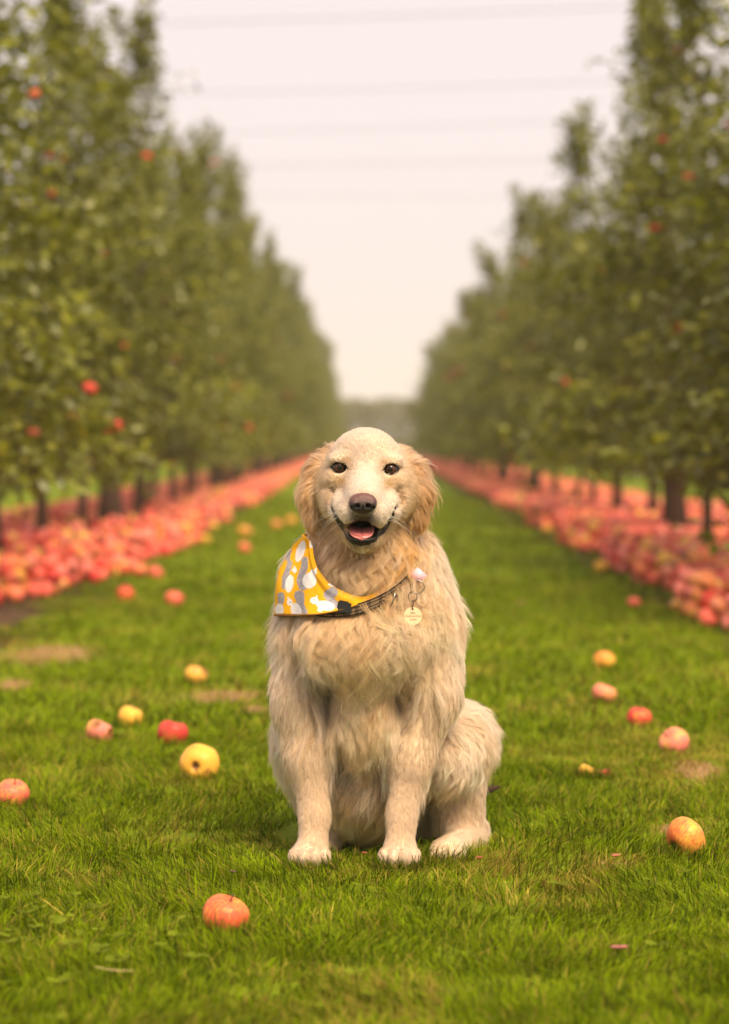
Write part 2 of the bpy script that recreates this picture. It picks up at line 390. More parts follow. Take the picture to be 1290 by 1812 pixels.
row(rowL, -1, 'apple trees in the row left of the dog', 'left')
row(rowR, 1, 'apple trees in the row right of the dog', 'right')
for sd, where in ((-1, 'left'), (1, 'right')):
    r = np.random.default_rng(70 + sd); y = 22.0
    while y < 75:
        plant(int(r.integers(0, 4)), sd * 6.4 + r.normal(0, .1), y, r.uniform(.95, 1.05), r.uniform(0, 6), f'apple tree of the next row over, half hidden behind the trunks on the {where}', f'apple trees of the next row over on the {where}')
        y += r.uniform(1.7, 2.1)
# far hedge closing the alley
r = np.random.default_rng(3); hv, hf, hcol, o = [], [], [], 0
tm, cm, C0 = TREES[0]
nl = 26000; X = r.uniform(-24, 24, nl); Yy = 165 + r.uniform(-2, 2, nl); hh = 2.75 + .02 * X + .5 * vnoise(np.c_[X * .5, X * 0], 2) + .35 * vnoise(np.c_[X * 1.9, X * 0], 3)
C = np.c_[X, Yy, r.random(nl) ** .8 * hh]
d = norm(r.normal(0, 1, (nl, 3))); s_ = norm(np.cross(d, r.normal(0, 1, (nl, 3))))
v = np.stack([C - d * .16, C + s_ * .09, C + d * .16, C - s_ * .09], 1).reshape(-1, 3)
hq = np.arange(nl * 4).reshape(-1, 4); hc_ = np.repeat(np.array([[.17, .15, .03]]) * r.uniform(.6, 1.4, (nl, 1)), 4, 0)
hedge = link('far_hedge', mesh_from('far_hedge', v, hq, [mat_leaf], False, hc_)); tag(hedge, 'low distant hedge closing the far end of the grass alley', 'hedge', kind='stuff')

# ================================================================== overhead cables across the sky
mat_cable = plain_material('cable_sheath', (.06, .055, .05), .6)
for k, (vl, vr, H) in enumerate(((47, 13, 14.0), (171, 145, 14.0), (243, 212, 14.0), (297, 283, 14.0), (343, 353, 14.0))):
    Y = FPX * (H - CAMZ) / (775 - (vl + vr) / 2); t = np.linspace(-1, 1, 41)
    slope = (vl - vr) / 860 ; x = t * 60
    pth = np.c_[x, np.full(41, Y) , H + slope * x * .9 + .0006 * x ** 2]
    s = Soup(); s.tube(pth, .013 if k < 4 else .009, 6)
    c = link('overhead_cable', s.mesh('overhead_cable', [mat_cable]))
    tag(c, ['topmost', 'second from the top', 'middle', 'fourth from the top', 'lowest and faintest'][k] + ' thin power cable crossing the pale sky' , 'cable', 'overhead power cables')

# ================================================================== windfall apples
def bite(*b): return b
FG = [  # u, v of the lower edge, width px, colour, blush, mesh args, rotation (deg), label
 (399, 1660, 86, (.70, .11, .05), .70, None, (18, 10, 40), 'large coral-red apple nearest the camera, alone on the grass before the dog'),
 (1213, 1521, 79, (.72, .15, .05), .60, None, (-12, 62, 20), 'big yellow-orange apple with a red flush on the grass at the right edge'),
 (22, 1435, 62, CORAL, .68, None, (10, -20, 100), 'red apple cut by the left edge of the picture'),
 (353, 1386, 73, (.66, .18, .05), .36, ((( .0, .0, -.90), .27), ((-.10, .12, -.98), .22), ((.06, .26, -.98), .18)), (-86, 10, -12), 'yellow apple showing a dark hollow core, left of the dog'),
 (305, 1324, 57, RED, .85, (((.15, -.55, 1.0), .62),), (-20, 8, 10), 'squashed dark red apple with a brown gnawed top behind the hollow-cored apple'),
 (231, 1291, 47, (.82, .48, .10), -.2, None, (0, 20, 0), 'pale yellow apple left of the dog'),
 (176, 1318, 50, PINK, .8, (((.75, -.9, .3), .55), ((-.9, -.5, .6), .45)), (10, 24, 30), 'broken red apple beside the pale yellow one'),
 (347, 1215, 43, ORANGE, .50, (((.9, -.3, .7), .6),), (0, 10, 0), 'orange apple with a bite out of its side, on the lawn left of the dog'),
 (222, 1067, 33, RED, .8, None, (20, 0, 0), 'small blurred deep red apple alone near the left apple carpet'),
 (308, 1076, 34, CORAL, .9, None, (0, 20, 50), 'blurred coral apple on the lawn, right of the deep red one'),
 (219, 1021, 28, RED, .8, None, (0, 10, 0), 'red apple, leftmost of three in a line at the edge of the left carpet'),
 (246, 1023, 30, CORAL, .7, None, (30, 10, 0), 'orange-red apple in the middle of three at the edge of the left carpet'),
 (275, 1028, 30, CORAL, .95, None, (0, 30, 0), 'pinkish apple, rightmost of three at the edge of the left carpet'),
 (433, 952, 26, CORAL, .6, None, (0, 10, 0), 'blurred peach apple on the far lawn, upper of two beside the bandana'),
 (433, 981, 24, CORAL, .7, None, (0, 40, 0), 'blurred coral apple on the far lawn, lower of two beside the bandana'),
 (363, 963, 20, ORANGE, .4, None, (0, 10, 0), 'faint orange apple on the far lawn near the left carpet'),
 (490, 938, 21, CORAL, .6, None, (0, 10, 0), 'faint coral apple on the far lawn close to the dog\'s ear'),
 (515, 931, 20, ORANGE, .5, None, (0, 10, 0), 'faint yellowish apple on the far lawn touching the dog\'s outline'),
 (1069, 1188, 40, RED, .50, None, (-30, 20, 10), 'half red half yellow apple, farthest of the line of apples right of the dog'),
 (1070, 1249, 46, PINK, .70, None, (0, 20, 0), 'pinkish apple, second of the line of apples right of the dog'),
 (1131, 1293, 47, RED, .78, None, (10, 5, 0), 'bright red apple, third of the line of apples right of the dog'),
 (1193, 1341, 58, PINK, .72, None, (14, -52, 10), 'pink apple with its stem hollow turned to the left, last of the line'),
 (1038, 1380, 33, (.82, .48, .10), .0, (((.95, .0, .5), .55),), (0, 30, 0), 'yellow apple piece half sunk in the grass right of the dog'),
 (1071, 1380, 25, RED, .9, (((-.8, .0, .5), .6),), (0, -20, 0), 'small red apple piece half sunk in the grass beside the yellow piece'),
 (1064, 1016, 28, ORANGE, .2, None, (0, 0, 0), 'blurred yellow apple, left of a pair before the right carpet'),
 (1092, 1013, 26, PINK, .8, None, (0, 30, 0), 'blurred pink apple, right of a pair before the right carpet'),
 (1122, 1078, 25, CORAL, .9, None, (0, 10, 0), 'blurred coral apple alone on the lawn before the right carpet'),
 (968, 944, 20, ORANGE, .5, None, (0, 0, 0), 'faint orange apple at the lawn edge of the right carpet'),
]
FGPOS = []
for k, (u, v, w, colr, bl, bt_, rot, lab) in enumerate(FG):
    x, y = gpt(u, v - .10 * w); wm = w * y / FPX
    me = AP[k % 3] if bt_ is None else apple_mesh('apple_gnawed', seg=40, rings=26, seed=40 + k, bites=bt_, mats=[mat_apple])
    o = put_apple('apple', x, y, wm, colr, bl, me, tuple(math.radians(a) for a in rot), sink=.006)
    tag(o, lab, 'apple', 'loose apples on the lawn'); FGPOS.append((x, y, wm))
    if k in (0, 1, 2) or bt_ is None and w > 40:
        s = Soup(); s.tube(np.array([(0, 0, .62), (.02, .01, .82), (.07, .03, 1.0)]), np.array([.045, .035, .05]), 6); link('stem', s.mesh('stem', [mat_stem]), o)

# carpets of windfalls below the rows: the nearest as apples of their own, the rest as one mass
def carpet(side, n, seed, y0, y1, dens_far):
    r = np.random.default_rng(seed); y = y0 + (y1 - y0) * r.random(n); 
    inner = (1.30 if side < 0 else 1.42) + .22 * (vnoise(np.c_[y * .9, y * 0 + side], 4) - .4) + .10 * r.standard_normal(n) ** 2 * .3
    if side < 0: inner = inner + .35 * np.exp(-((y - 11.5) / 1.8) ** 2)
    wdt = 1.75; q = r.random(n); x = inner + wdt * q
    clump = vnoise(np.c_[x * 2.1, y * 1.6], 12 + seed)
    keep = r.random(n) < np.clip(.25 + 1.5 * clump, 0, 1) * np.clip(1.2 - .5 * q, .3, 1)
    return np.c_[side * x, y][keep], q[keep]
def ncol(r, n):
    h = r.random((n, 1)); c = np.where(h < .42, np.array([CORAL]), np.where(h < .56, np.array([RED]), np.where(h < .88, np.array([PINK]), np.array([ORANGE])))) * r.uniform(.82, 1.2, (n, 1))
    y = r.random((n, 1)); return np.where(y < .09, np.array([[.82, .45, .09]]), np.where(y > .97, np.array([[.24, .09, .035]]), c))
allp = []
for side in (-1, 1):
    p, q = carpet(side, 6400, 20 + side, 9.5, 24, 1); allp.append((p, side))
near = np.vstack([p for p, s in allp]); sid_ = np.concatenate([np.full(len(p), s) for p, s in allp])
rr = np.random.default_rng(9); zz = np.zeros(len(near)); rad_ = rr.uniform(.034, .045, len(near))
# let them pile: an apple that falls on others sits higher
cell = {}
for k in np.argsort(rr.random(len(near))):
    x, y = near[k]; key = (int(np.floor(x / .075)), int(np.floor(y / .075))); h = 0
    for a in (-1, 0, 1):
        for b_ in (-1, 0, 1):
            for j in cell.get((key[0] + a, key[1] + b_), ()):
                dd = np.hypot(*(near[j] - near[k])); rs = (rad_[j] + rad_[k]) * .86
                if dd < rs: h = max(h, zz[j] + math.sqrt(rs * rs - dd * dd))
    zz[k] = max(rad_[k] * .85, h) if h < .17 else -1
    if zz[k] > 0: cell.setdefault(key, []).append(k)
ok = zz > 0; near, sid_, zz, rad_ = near[ok], sid_[ok], zz[ok], rad_[ok]
# the 260 that show largest are apples of their own
uu = U0 + near[:, 0] / near[:, 1] * FPX; infr = (uu > -15) & (uu < 1305)
order = np.argsort(np.where(infr, near[:, 1] - zz * 12, 1e3)); own = order[:268]; rest = np.setdiff1d(np.arange(len(near)), own)
cc_ = ncol(rr, len(near))
for k in own:
    where = 'left' if sid_[k] < 0 else 'right'
    o = put_apple('apple', near[k, 0], near[k, 1], rad_[k] * 2.08, tuple(cc_[k]), rr.uniform(.62, 1.1), AP[rr.integers(3)], tuple(rr.uniform(-1.3, 1.3, 2)) + (rr.uniform(0, 6),), zc=zz[k])
    tag(o, f'fallen apple lying at the near end of the apple carpet under the {where} tree row', 'apple', f'near windfall apples under the {where} row')
bm = bmesh.new(); bmesh.ops.create_icosphere(bm, subdivisions=2, radius=1); ico_v = np.array([v.co for v in bm.verts]); bm.verts.index_update(); ico_f = np.array([[v.index for v in f.verts] for f in bm.faces]); bm.free()
ico_v[:, 2] *= .9; ico_v[:, 2] -= .22 * np.exp(-(np.hypot(ico_v[:, 0], ico_v[:, 1]) / .35) ** 2) * np.sign(ico_v[:, 2])
bm = bmesh.new(); bmesh.ops.create_icosphere(bm, subdivisions=1, radius=1); ic1_v = np.array([v.co for v in bm.verts]); bm.verts.index_update(); ic1_f = np.array([[v.index for v in f.verts] for f in bm.faces]); bm.free()
def mass(name, P3, R_, cols, iv, jf, label):
    r = np.random.default_rng(77); n = len(P3); q = norm(r.normal(0, 1, (n, 4))); w, x, y, z = q.T
    M = np.stack([1 - 2 * (y * y + z * z), 2 * (x * y - w * z), 2 * (x * z + w * y), 2 * (x * y + w * z), 1 - 2 * (x * x + z * z), 2 * (y * z - w * x), 2 * (x * z - w * y), 2 * (y * z + w * x), 1 - 2 * (x * x + y * y)], -1).reshape(n, 3, 3)
    loc = np.einsum('nij,kj->nki', M, iv); V = P3[:, None] + R_[:, None, None] * loc
    F = (jf[None] + (np.arange(n) * len(iv))[:, None, None]).reshape(-1, 3)
    yl = np.array([.84, .38, .14]); f = sstep(.15, .75, loc[None, :, :, 0][0] * .6 + r.uniform(-.5, .5, (n, 1)))[..., None]
    c = cols[:, None] * (1 - f * .28) + yl * f * .28
    o = link(name, mesh_from(name, V.reshape(-1, 3), F, [mat_apple_far], True, c.reshape(-1, 3))); tag(o, label, 'apples', kind='stuff'); return o
for side, where in ((-1, 'left'), (1, 'right')):
    k = rest[sid_[rest] == side]
    P3 = [np.c_[near[k], zz[k]]]; R3 = [rad_[k]]; C3 = [cc_[k]]
    mass('apple_carpet', P3[0], R3[0], C3[0], ic1_v if False else ico_v[:], ico_f, f'dense carpet of red windfall apples under the {where} tree row') if len(k) < 1 else None
    pm, _ = carpet(side, 9000, 40 + side, 24, 60, 1); pf, _ = carpet(side, 9000 if side < 0 else 2700, 60 + side, 60, 128 if side < 0 else 80, 1)
    V3 = np.vstack([np.c_[near[k], zz[k]], np.c_[pm, rr.uniform(.03, .10, len(pm))], np.c_[pf, rr.uniform(.03, .10, len(pf))]])
    RR = np.concatenate([rad_[k], rr.uniform(.034, .046, len(pm)), rr.uniform(.045, .065, len(pf))])
    CC = np.vstack([cc_[k], ncol(rr, len(pm)), ncol(rr, len(pf))])
    mass('apple_carpet', V3, RR, CC, ic1_v, ic1_f, f'dense carpet of red windfall apples running on under the {where} tree row')

# ================================================================== grass
def grass(name, X, Y, hgt, wid, cols, r, lean=.85):
    n = len(X); az = 9 * vnoise(np.c_[X, Y] * 5.5, 61) + r.normal(0, .9, n); d = np.c_[np.cos(az), np.sin(az)]; fa = r.uniform(0, 6.28, n); sd = np.c_[np.cos(fa), np.sin(fa)]
    ln = np.abs(r.normal(lean, .40, n))[:, None]; h = hgt[:, None]; base = np.c_[X, Y]
    lv = []
    for t, wk in ((0, 1.0), (.4, .9), (.75, .6)):
        c = base + d * (ln * h * t ** 1.7); z = h * t * (1 - .36 * np.minimum(ln, 1.9) * t)
        lv += [np.hstack([c + sd * (wid[:, None] * wk * .5), z]), np.hstack([c - sd * (wid[:, None] * wk * .5), z])]
    lv.append(np.hstack([base + d * ln * h, h * (1 - .36 * np.minimum(ln, 1.9))]))
    V = np.stack(lv, 1); V[:, :2, 2] = -.003; o = np.arange(n)[:, None] * 7
    q = np.stack([np.hstack([o, o + 1, o + 3, o + 2]), np.hstack([o + 2, o + 3, o + 5, o + 4])], 1).reshape(-1, 4); t3 = np.hstack([o + 4, o + 5, o + 6])
    cv = cols[:, None] * np.array([.75, .75, .9, .9, 1.0, 1.0, 1.05])[None, :, None]  # blade roots coloured darker, standing in for shade low in the turf
    return V.reshape(-1, 3), q, t3, cv.reshape(-1, 3)
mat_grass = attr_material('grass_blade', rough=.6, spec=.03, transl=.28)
TAN = [(80, 1158, 75, 16), (400, 1232, 60, 12), (1240, 1365, 45, 22), (1200, 1470, 50, 12), (1085, 1530, 50, 10), (450, 1255, 30, 8), (1020, 1215, 40, 10), (20, 1215, 30, 10), (855, 1490, 25, 10), (300, 1480, 60, 25), (350, 1390, 60, 20), (150, 1560, 80, 20)]
def lawn(n, y0, y1, seed, hm, wm, power=1.0):
    r = np.random.default_rng(seed); Y = y0 + (y1 - y0) * r.random(n) ** power; half = np.minimum(.155 * Y + .45, 1.75); X = r.uniform(-1, 1, n) * half
    uv = np.c_[U0 + X / Y * FPX, V0 + CAMZ / Y * FPX]
    lim = np.where(X < 0, 1.36, 1.46) + .3 * (vnoise(np.c_[Y * 1.2, Y * 0], 4) - .5); keep = np.abs(X) < lim + .15 * r.random(n)
    bare = np.zeros(n)
    for cu, cv_, su, sv in TAN: bare = np.maximum(bare, np.exp(-((uv[:, 0] - cu) / su) ** 2 - ((uv[:, 1] - cv_) / sv) ** 2))
    bare0 = np.zeros(n)
    for cu, cv_, su, sv in ((85, 1158, 80, 17), (400, 1232, 62, 11), (1240, 1365, 42, 20), (1205, 1468, 48, 10), (450, 1256, 28, 8), (20, 1212, 34, 9), (1085, 1532, 45, 9)): bare0 = np.maximum(bare0, np.exp(-((uv[:, 0] - cu) / su) ** 2 - ((uv[:, 1] - cv_) / sv) ** 2))
    pn = vnoise(np.c_[X, Y] * 3.1, 8); pn2 = vnoise(np.c_[X, Y] * 9, 15); pn3 = vnoise(np.c_[X, Y] * 1.1, 33)
    dry = np.clip(bare * .6 + bare0 * 1.2 + .55 * sstep(.60, .85, pn) + .3 * sstep(.7, .9, pn2) + .10, 0, 1)
    keep &= r.random(n) > .62 * sstep(.25, .6, bare0)
    for fx, fy, fw in FGPOS: keep &= np.hypot(X - fx, Y - fy) > fw * .36
    # the paws and seat press the grass
    dl = np.c_[X, Y - YD]
    for px, py, rx, ry in ((-.100, -.02, .034, .055), (.058, -.02, .034, .055), (.145, .08, .032, .06), (.17, .2, .05, .1), (.01, .34, .19, .22)): keep &= ((dl[:, 0] - px) / rx) ** 2 + ((dl[:, 1] - py) / ry) ** 2 > 1
    X, Y, dry, pn, pn2, pn3 = [a[keep] for a in (X, Y, dry, pn, pn2, pn3)]; n = len(X)
    pn4 = vnoise(np.c_[X, Y] * 17, 44); hole = sstep(.66, .80, pn4); kk = r.random(n) > .75 * hole; X, Y, dry, pn, pn2, pn3, pn4 = [a[kk] for a in (X, Y, dry, pn, pn2, pn3, pn4)]; n = len(X)
    h = hm * r.uniform(.45, 1.15, n) * (.40 + .75 * pn2 + .55 * pn4) * (1 - .35 * dry) * (1 + .5 * (r.random(n) < .03)); w = wm * r.uniform(.7, 1.3, n)
    G1, G2, DRY, DK = np.array([.130, .178, .002]), np.array([.222, .295, .003]), np.array([.40, .30, .05]), np.array([.048, .075, .003])
    f = np.clip(.15 + .9 * pn3 + r.normal(0, .22, n), 0, 1)[:, None]; c = G1 * (1 - f) + G2 * f
    c = np.where((r.random(n) < .28)[:, None], DK, c); isd = r.random(n) < np.where(dry > .8, dry * .85, dry * .62); c[isd] = DRY * r.uniform(.55, 1.15, (isd.sum(), 1))
    c *= r.uniform(.55, 1.4, (n, 1)) * (1.25 - .5 * pn4)[:, None]
    return grass('g', X, Y, h, w, c, r)
sg = Soup()
for args in ((185000, 3.05, 6.6, 1, .039, .0019, 1.25), (70000, 6.6, 13.0, 2, .044, .0040, 1.2), (34000, 13.0, 34.0, 3, .045, .009, 1.2)):
    v, q, t3, c = lawn(*args); sg.add(v, q, t3, c)
# blades standing in front of the paws and the nearest fruit
r = np.random.default_rng(91); ex, ey, eh = [], [], []
spots = [(-.100, YD - .02, .042, .058, 150), (.058, YD - .02, .042, .058, 150), (.145, YD + .08, .040, .055, 110)] + [(x, y, w * .52, w * .52, 90) for x, y, w in FGPOS if y < 8]
for cx, cy, rx, ry, n_ in spots:
    a_ = r.uniform(-np.pi * 1.02, np.pi * .02, n_); k_ = r.uniform(.92, 1.35, n_)
    ex.append(cx + rx * k_ * np.cos(a_)); ey.append(cy + ry * k_ * np.sin(a_)); eh.append(r.uniform(.016, .044, n_))
ex, ey, eh = np.concatenate(ex), np.concatenate(ey), np.concatenate(eh); n_ = len(ex)
ec = np.where((r.random(n_) < .2)[:, None], np.array([[.36, .27, .06]]), np.array([[.105, .150, .003]])) * r.uniform(.5, 1.4, (n_, 1))
v, q, t3, c = grass('g', ex, ey, eh, r.uniform(.0014, .0024, n_), ec, r, lean=.45); sg.add(v, q, t3, c)
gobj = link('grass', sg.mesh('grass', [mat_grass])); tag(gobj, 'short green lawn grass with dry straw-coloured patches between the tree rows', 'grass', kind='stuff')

# clover and fallen leaf scraps among the grass
r = np.random.default_rng(5); cs = Soup()
for k in range(60):
    u, v_ = (r.normal(110, 130), r.normal(1690, 55)) if k < 48 else (r.uniform(0, 1290), r.uniform(1560, 1800)); x, y = gpt(u, v_); z = r.uniform(.018, .034); a0 = r.uniform(0, 6.28); s = r.uniform(.006, .011)
    for j in range(3):
        a = a0 + j * 2.094; c_ = np.array([x, y, z]) + np.array([math.cos(a), math.sin(a), .15]) * s
        t = np.linspace(0, 2 * np.pi, 8, endpoint=False); d1 = np.array([math.cos(a), math.sin(a), .25]); d2 = np.array([-math.sin(a), math.cos(a), r.uniform(-.3, .3)])
        pv_ = np.vstack([c_ + d1 * s * .9 * math.cos(q) + d2 * s * .8 * math.sin(q) for q in t] + [c_ - np.array([0, 0, .001])]); cs.add(pv_, None, np.array([[i, (i + 1) % 8, 8] for i in range(8)]), np.array([.15, .185, .010]) * r.uniform(.6, 1.4))
    cs.tube(np.array([(x, y, 0), (x, y, z)]), .0007, 4, (.08, .12, .02), cap=False)
clover = link('clover', cs.mesh('clover', [mat_grass])); tag(clover, 'small round clover leaves among the foreground grass', 'clover', kind='stuff')
mat_dead = attr_material('dead_leaf', rough=.7, spec=.2, noise=.25, nscale=90)
def scrap(u, v_, Lm, wd, col, label, rz, name='fallen_leaf', curl=.25):
    x, y = gpt(u, v_); n = 9; t = np.linspace(-1, 1, n); w = wd * (1 - t ** 2) ** .7 + .0004
    zc = .026 + curl * Lm * t ** 2
    ca, sa = math.cos(rz), math.sin(rz); pts = []
    for k in range(n):
        for sgn in (-1, 0, 1): pts.append((ca * t[k] * Lm - sa * sgn * w[k], sa * t[k] * Lm + ca * sgn * w[k], zc[k] + abs(sgn) * w[k] * .5))
    pts = np.array(pts); f = np.array([[k * 3 + j, k * 3 + j + 1, k * 3 + j + 4, k * 3 + j + 3] for k in range(n - 1) for j in (0, 1)])
    o = link(name, mesh_from(name, pts, f, [mat_dead], True, np.tile(np.array(col), (len(pts), 1))), loc=(x, y, 0)); so = o.modifiers.new('thickness', 'SOLIDIFY'); so.thickness = .0008
    tag(o, label, 'leaf' if name == 'fallen_leaf' else 'straw'); return o
scrap(1096, 1712, .014, .008, (.45, .16, .13), 'small pink withered leaf on the grass at the lower right', .3)
scrap(1090, 1543, .013, .008, (.40, .14, .07), 'reddish withered leaf scrap right of the dog\'s hind paw', 1.2)
scrap(848, 1546, .009, .005, (.36, .10, .05), 'tiny rust-red leaf just below the dog\'s hind paw', .9)
scrap(923, 1078, .020, .014, (.52, .24, .20), 'pale pink blurred leaf lying on the mid lawn right of the dog', .1)
scrap(645, 1537, .008, .004, (.30, .09, .04), 'tiny red leaf between the dog\'s front paws', 2.)
scrap(412, 1572, .008, .006, (.10, .06, .03), 'dark dry seed head in the grass above the nearest apple', 2.)
scrap(202, 1752, .032, .0022, (.55, .42, .16), 'pale bent straw lying on the foreground grass', -.45, 'straw_stalk', .1)
# twig behind the hip
x, y = gpt(875, 1424); s = Soup(); s.tube(np.array([(-.06, .0, .02), (-.03, .0, .028), (-.005, .002, .032), (.012, .0, .038)]), np.array([.007, .008, .007, .003]), 7, (.055, .032, .020)); s.tube(np.array([(-.008, 0, .031), (-.002, .004, .044)]), np.array([.004, .002]), 5, (.055, .032, .020))
tw = link('fallen_twig', s.mesh('fallen_twig', [mat_bark]), loc=(x, y, 0)); tag(tw, 'short dark broken twig on the grass behind the dog\'s hind leg', 'twig')

# ================================================================== warm autumn haze
m, N, L, out = material('haze_air'); pv = N.new('ShaderNodeVolumePrincipled')
pv.inputs['Color'].default_value = (1.0, .93, .84, 1); pv.inputs['Density'].default_value = .0012; pv.inputs['Anisotropy'].default_value = 0.0
L.new(pv.outputs[0], out.inputs['Volume'])
bm = bmesh.new(); bmesh.ops.create_cube(bm, size=1)
for v in bm.verts: v.co = Vector((v.co.x * 500, 285 + v.co.y * 690, 8.5 + v.co.z * 19))
me = bpy.data.meshes.new('haze'); bm.to_mesh(me); bm.free(); me.materials.append(m)
hz = link('haze', me); tag(hz, 'thin warm haze over the whole orchard', 'haze', kind='stuff')
# ================================================================== the dog
def P(u, v, dy):
    "dog-local point (origin on the ground between the front paws) seen at pixel u, v when dy behind the paws"
    Y = YD + dy
    return np.array([(u - U0) / FPX * Y, dy, CAMZ - (v - V0) / FPX * Y])
def UV(p):
    Y = YD + p[:, 1]
    return np.c_[U0 + p[:, 0] * FPX / Y, V0 + (CAMZ - p[:, 2]) * FPX / Y]

def axis(parts):
    out = []
    for a, b, h in parts: out.append(np.arange(a, b - 1e-9, h))
    return np.concatenate(out)
GX = axis([(-.34, -.105, .006), (-.105, .105, .0026), (.105, .36, .006)])
GY = axis([(-.215, .03, .0026), (.03, .70, .007)])
GZ = axis([(-.012, .06, .0035), (.06, .545, .006), (.545, .80, .0026)])
PRIMS = []
def ell(c, r, k, grp, rot=None): PRIMS.append(('e', np.array(c), np.array(r, float), None if rot is None else np.array(Matrix.Rotation(rot[0], 3, rot[1]))[:3, :3], k, grp))
def rc(a, ra, b, rb, k, grp): PRIMS.append(('c', np.array(a), ra, np.array(b), rb, k, grp))

# group: fur length, lift, wave amplitude, wave length, colour
FUR = {
 'skull':  (.009, .20, .000, .05, (.73, .55, .39)),
 'brow':   (.005, .14, .000, .05, (.76, .58, .41)),
 'cheek':  (.011, .20, .000, .05, (.77, .54, .32)),
 'muzzle': (.0052, .16, .000, .05, (.76, .62, .50)),
 'flew':   (.005, .16, .000, .05, (.78, .66, .54)),
 'jaw':    (.010, .35, .000, .05, (0.82, 0.55, 0.30)),
 'ear':    (.026, .03, .0012, .070, (.67, .37, .16)),
 'neck':   (.058, .26, .008, .050, (.79, .49, .23)),
 'chest':  (.060, .30, .006, .055, (.87, .60, .35)),
 'should': (.034, .24, .0015, .050, (.90, .69, .49)),
 'torso':  (.040, .28, .002, .050, (.90, .70, .50)),
 'uparm':  (.022, .20, .0008, .050, (.85, .63, .42)),
 'fleg':   (.012, .25, .000, .050, (.81, .59, .39)),
 'paw':    (.006, .20, .000, .050, (.80, .61, .44)),
 'belly':  (.045, .30, .003, .050, (.76, .55, .34)),
 'thigh':  (.046, .32, .004, .055, (.90, .68, .46)),
 'shank':  (.020, .28, .001, .050, (.84, .62, .42)),
 'foot':   (.007, .22, .000, .050, (0.89, 0.67, 0.47)),
}
# --- trunk
rc(P(668, 1385, .38), .150, P(655, 1210, .17), .150, .06, 'torso')
ell(P(646, 1035, .170), (.142, .09, .105), .05, 'torso')
ell(P(650, 1125, .070), (.130, .105, .125), .05, 'chest')
ell(P(648, 1075, .035), (.108, .095, .09), .05, 'chest')
ell(P(642, 1128, -.038), (.098, .050, .058), .035, 'chest')
ell(P(643, 1230, .040), (.062, .055, .09), .05, 'chest')
ell(P(640, 1370, .21), (.118, .15, .115), .05, 'belly')
rc(P(545, 1125, .10), .062, P(538, 1250, .055), .050, .05, 'should')
ell(P(547, 1030, .095), (.046, .055, .065), .04, 'torso')
ell(P(742, 1018, .100), (.046, .055, .065), .04, 'torso')
rc(P(752, 1110, .10), .066, P(760, 1230, .06), .052, .05, 'should')
rc(P(534, 1235, .05), .045, P(541, 1340, .035), .034, .03, 'uparm')
rc(P(752, 1230, .05), .052, P(728, 1340, .035), .036, .03, 'uparm')
rc(P(543, 1335, .035), .034, P(557, 1445, .010), .0205, .025, 'fleg')
rc(P(557, 1440, .010), .0205, P(554, 1495, -.005), .0235, .02, 'fleg')
rc(P(728, 1335, .035), .033, P(711, 1445, .010), .0205, .025, 'fleg')
rc(P(711, 1440, .010), .0205, P(708, 1495, -.005), .0235, .02, 'fleg')
for cu in (548, 707):
    ell(P(cu, 1509, -.014), (.029, .034, .020), .012, 'paw')
    for k, (du, dd, dv) in enumerate(((-26, -.034, 1516), (-9.5, -.052, 1517), (9.5, -.052, 1517), (26, -.034, 1516))):
        ell(P(cu + du, dv, dd), (.0100, .020, .0145), .003, 'paw')
# --- hind legs
ell(P(810, 1312, .26), (.066, .13, .070), .03, 'thigh')
ell(P(788, 1345, .17), (.055, .10, .060), .04, 'thigh')
rc(P(812, 1390, .20), .046, P(813, 1455, .215), .043, .02, 'shank')
ell(P(818, 1470, .235), (.044, .05, .028), .02, 'shank')
rc(P(836, 1474, .275), .026, P(800, 1500, .10), .023, .02, 'foot')
ell(P(792, 1504, .075), (.030, .036, .021), .012, 'foot')
for du, dd, dv in ((-21, .052, 1510), (-7, .040, 1512), (8, .040, 1512), (22, .054, 1510)):
    ell(P(792 + du, dv, dd), (.0092, .018, .0140), .003, 'foot')
ell(P(545, 1310, .25), (.060, .13, .080), .04, 'thigh')
rc(P(560, 1385, .25), .040, P(566, 1462, .265), .034, .03, 'shank')
rc(P(566, 1474, .275), .026, P(572, 1494, .15), .023, .02, 'foot')
rc(P(672, 1450, .50), .032, P(610, 1468, .64), .020, .03, 'torso')
# --- neck and head
rc(P(648, 1045, .075), .108, P(648, 905, .065), .078, .05, 'neck')
ell(P(648, 1000, .010), (.070, .055, .075), .04, 'neck')
ell(P(647, 840, .025), (.069, .090, .071), .028, 'skull')
ell(P(647, 803, .000), (.047, .055, .040), .03, 'skull')
ell(P(592, 868, .000), (.034, .045, .046), .03, 'cheek')
ell(P(704, 870, .000), (.034, .045, .046), .03, 'cheek')
ell(P(603, 812, -.038), (.022, .018, .011), .014, 'brow')
ell(P(690, 815, -.038), (.022, .018, .011), .014, 'brow')
ell(P(597, 848, -.040), (.022, .018, .014), .014, 'cheek')
ell(P(694, 851, -.040), (.022, .018, .014), .014, 'cheek')
rc(P(646, 856, -.040), .040, P(642, 886, -.128), .0275, .022, 'muzzle')
ell(P(617, 908, -.108), (.0245, .040, .0265), .012, 'flew')
ell(P(667, 910, -.108), (.0245, .040, .0265), .012, 'flew')
ell(P(600, 898, -.062), (.020, .040, .026), .016, 'flew')
ell(P(690, 899, -.062), (.020, .040, .026), .016, 'flew')
rc(P(647, 925, .010), .056, P(642, 949, -.112), .0215, .016, 'jaw')
ell(P(642, 952, -.116), (.026, .026, .014), .010, 'jaw')
# smile puffs beside the mouth corners
ell(P(581, 892, -.035), (.011, .022, .022), .012, 'cheek')
ell(P(711, 892, -.035), (.011, .022, .022), .012, 'cheek')
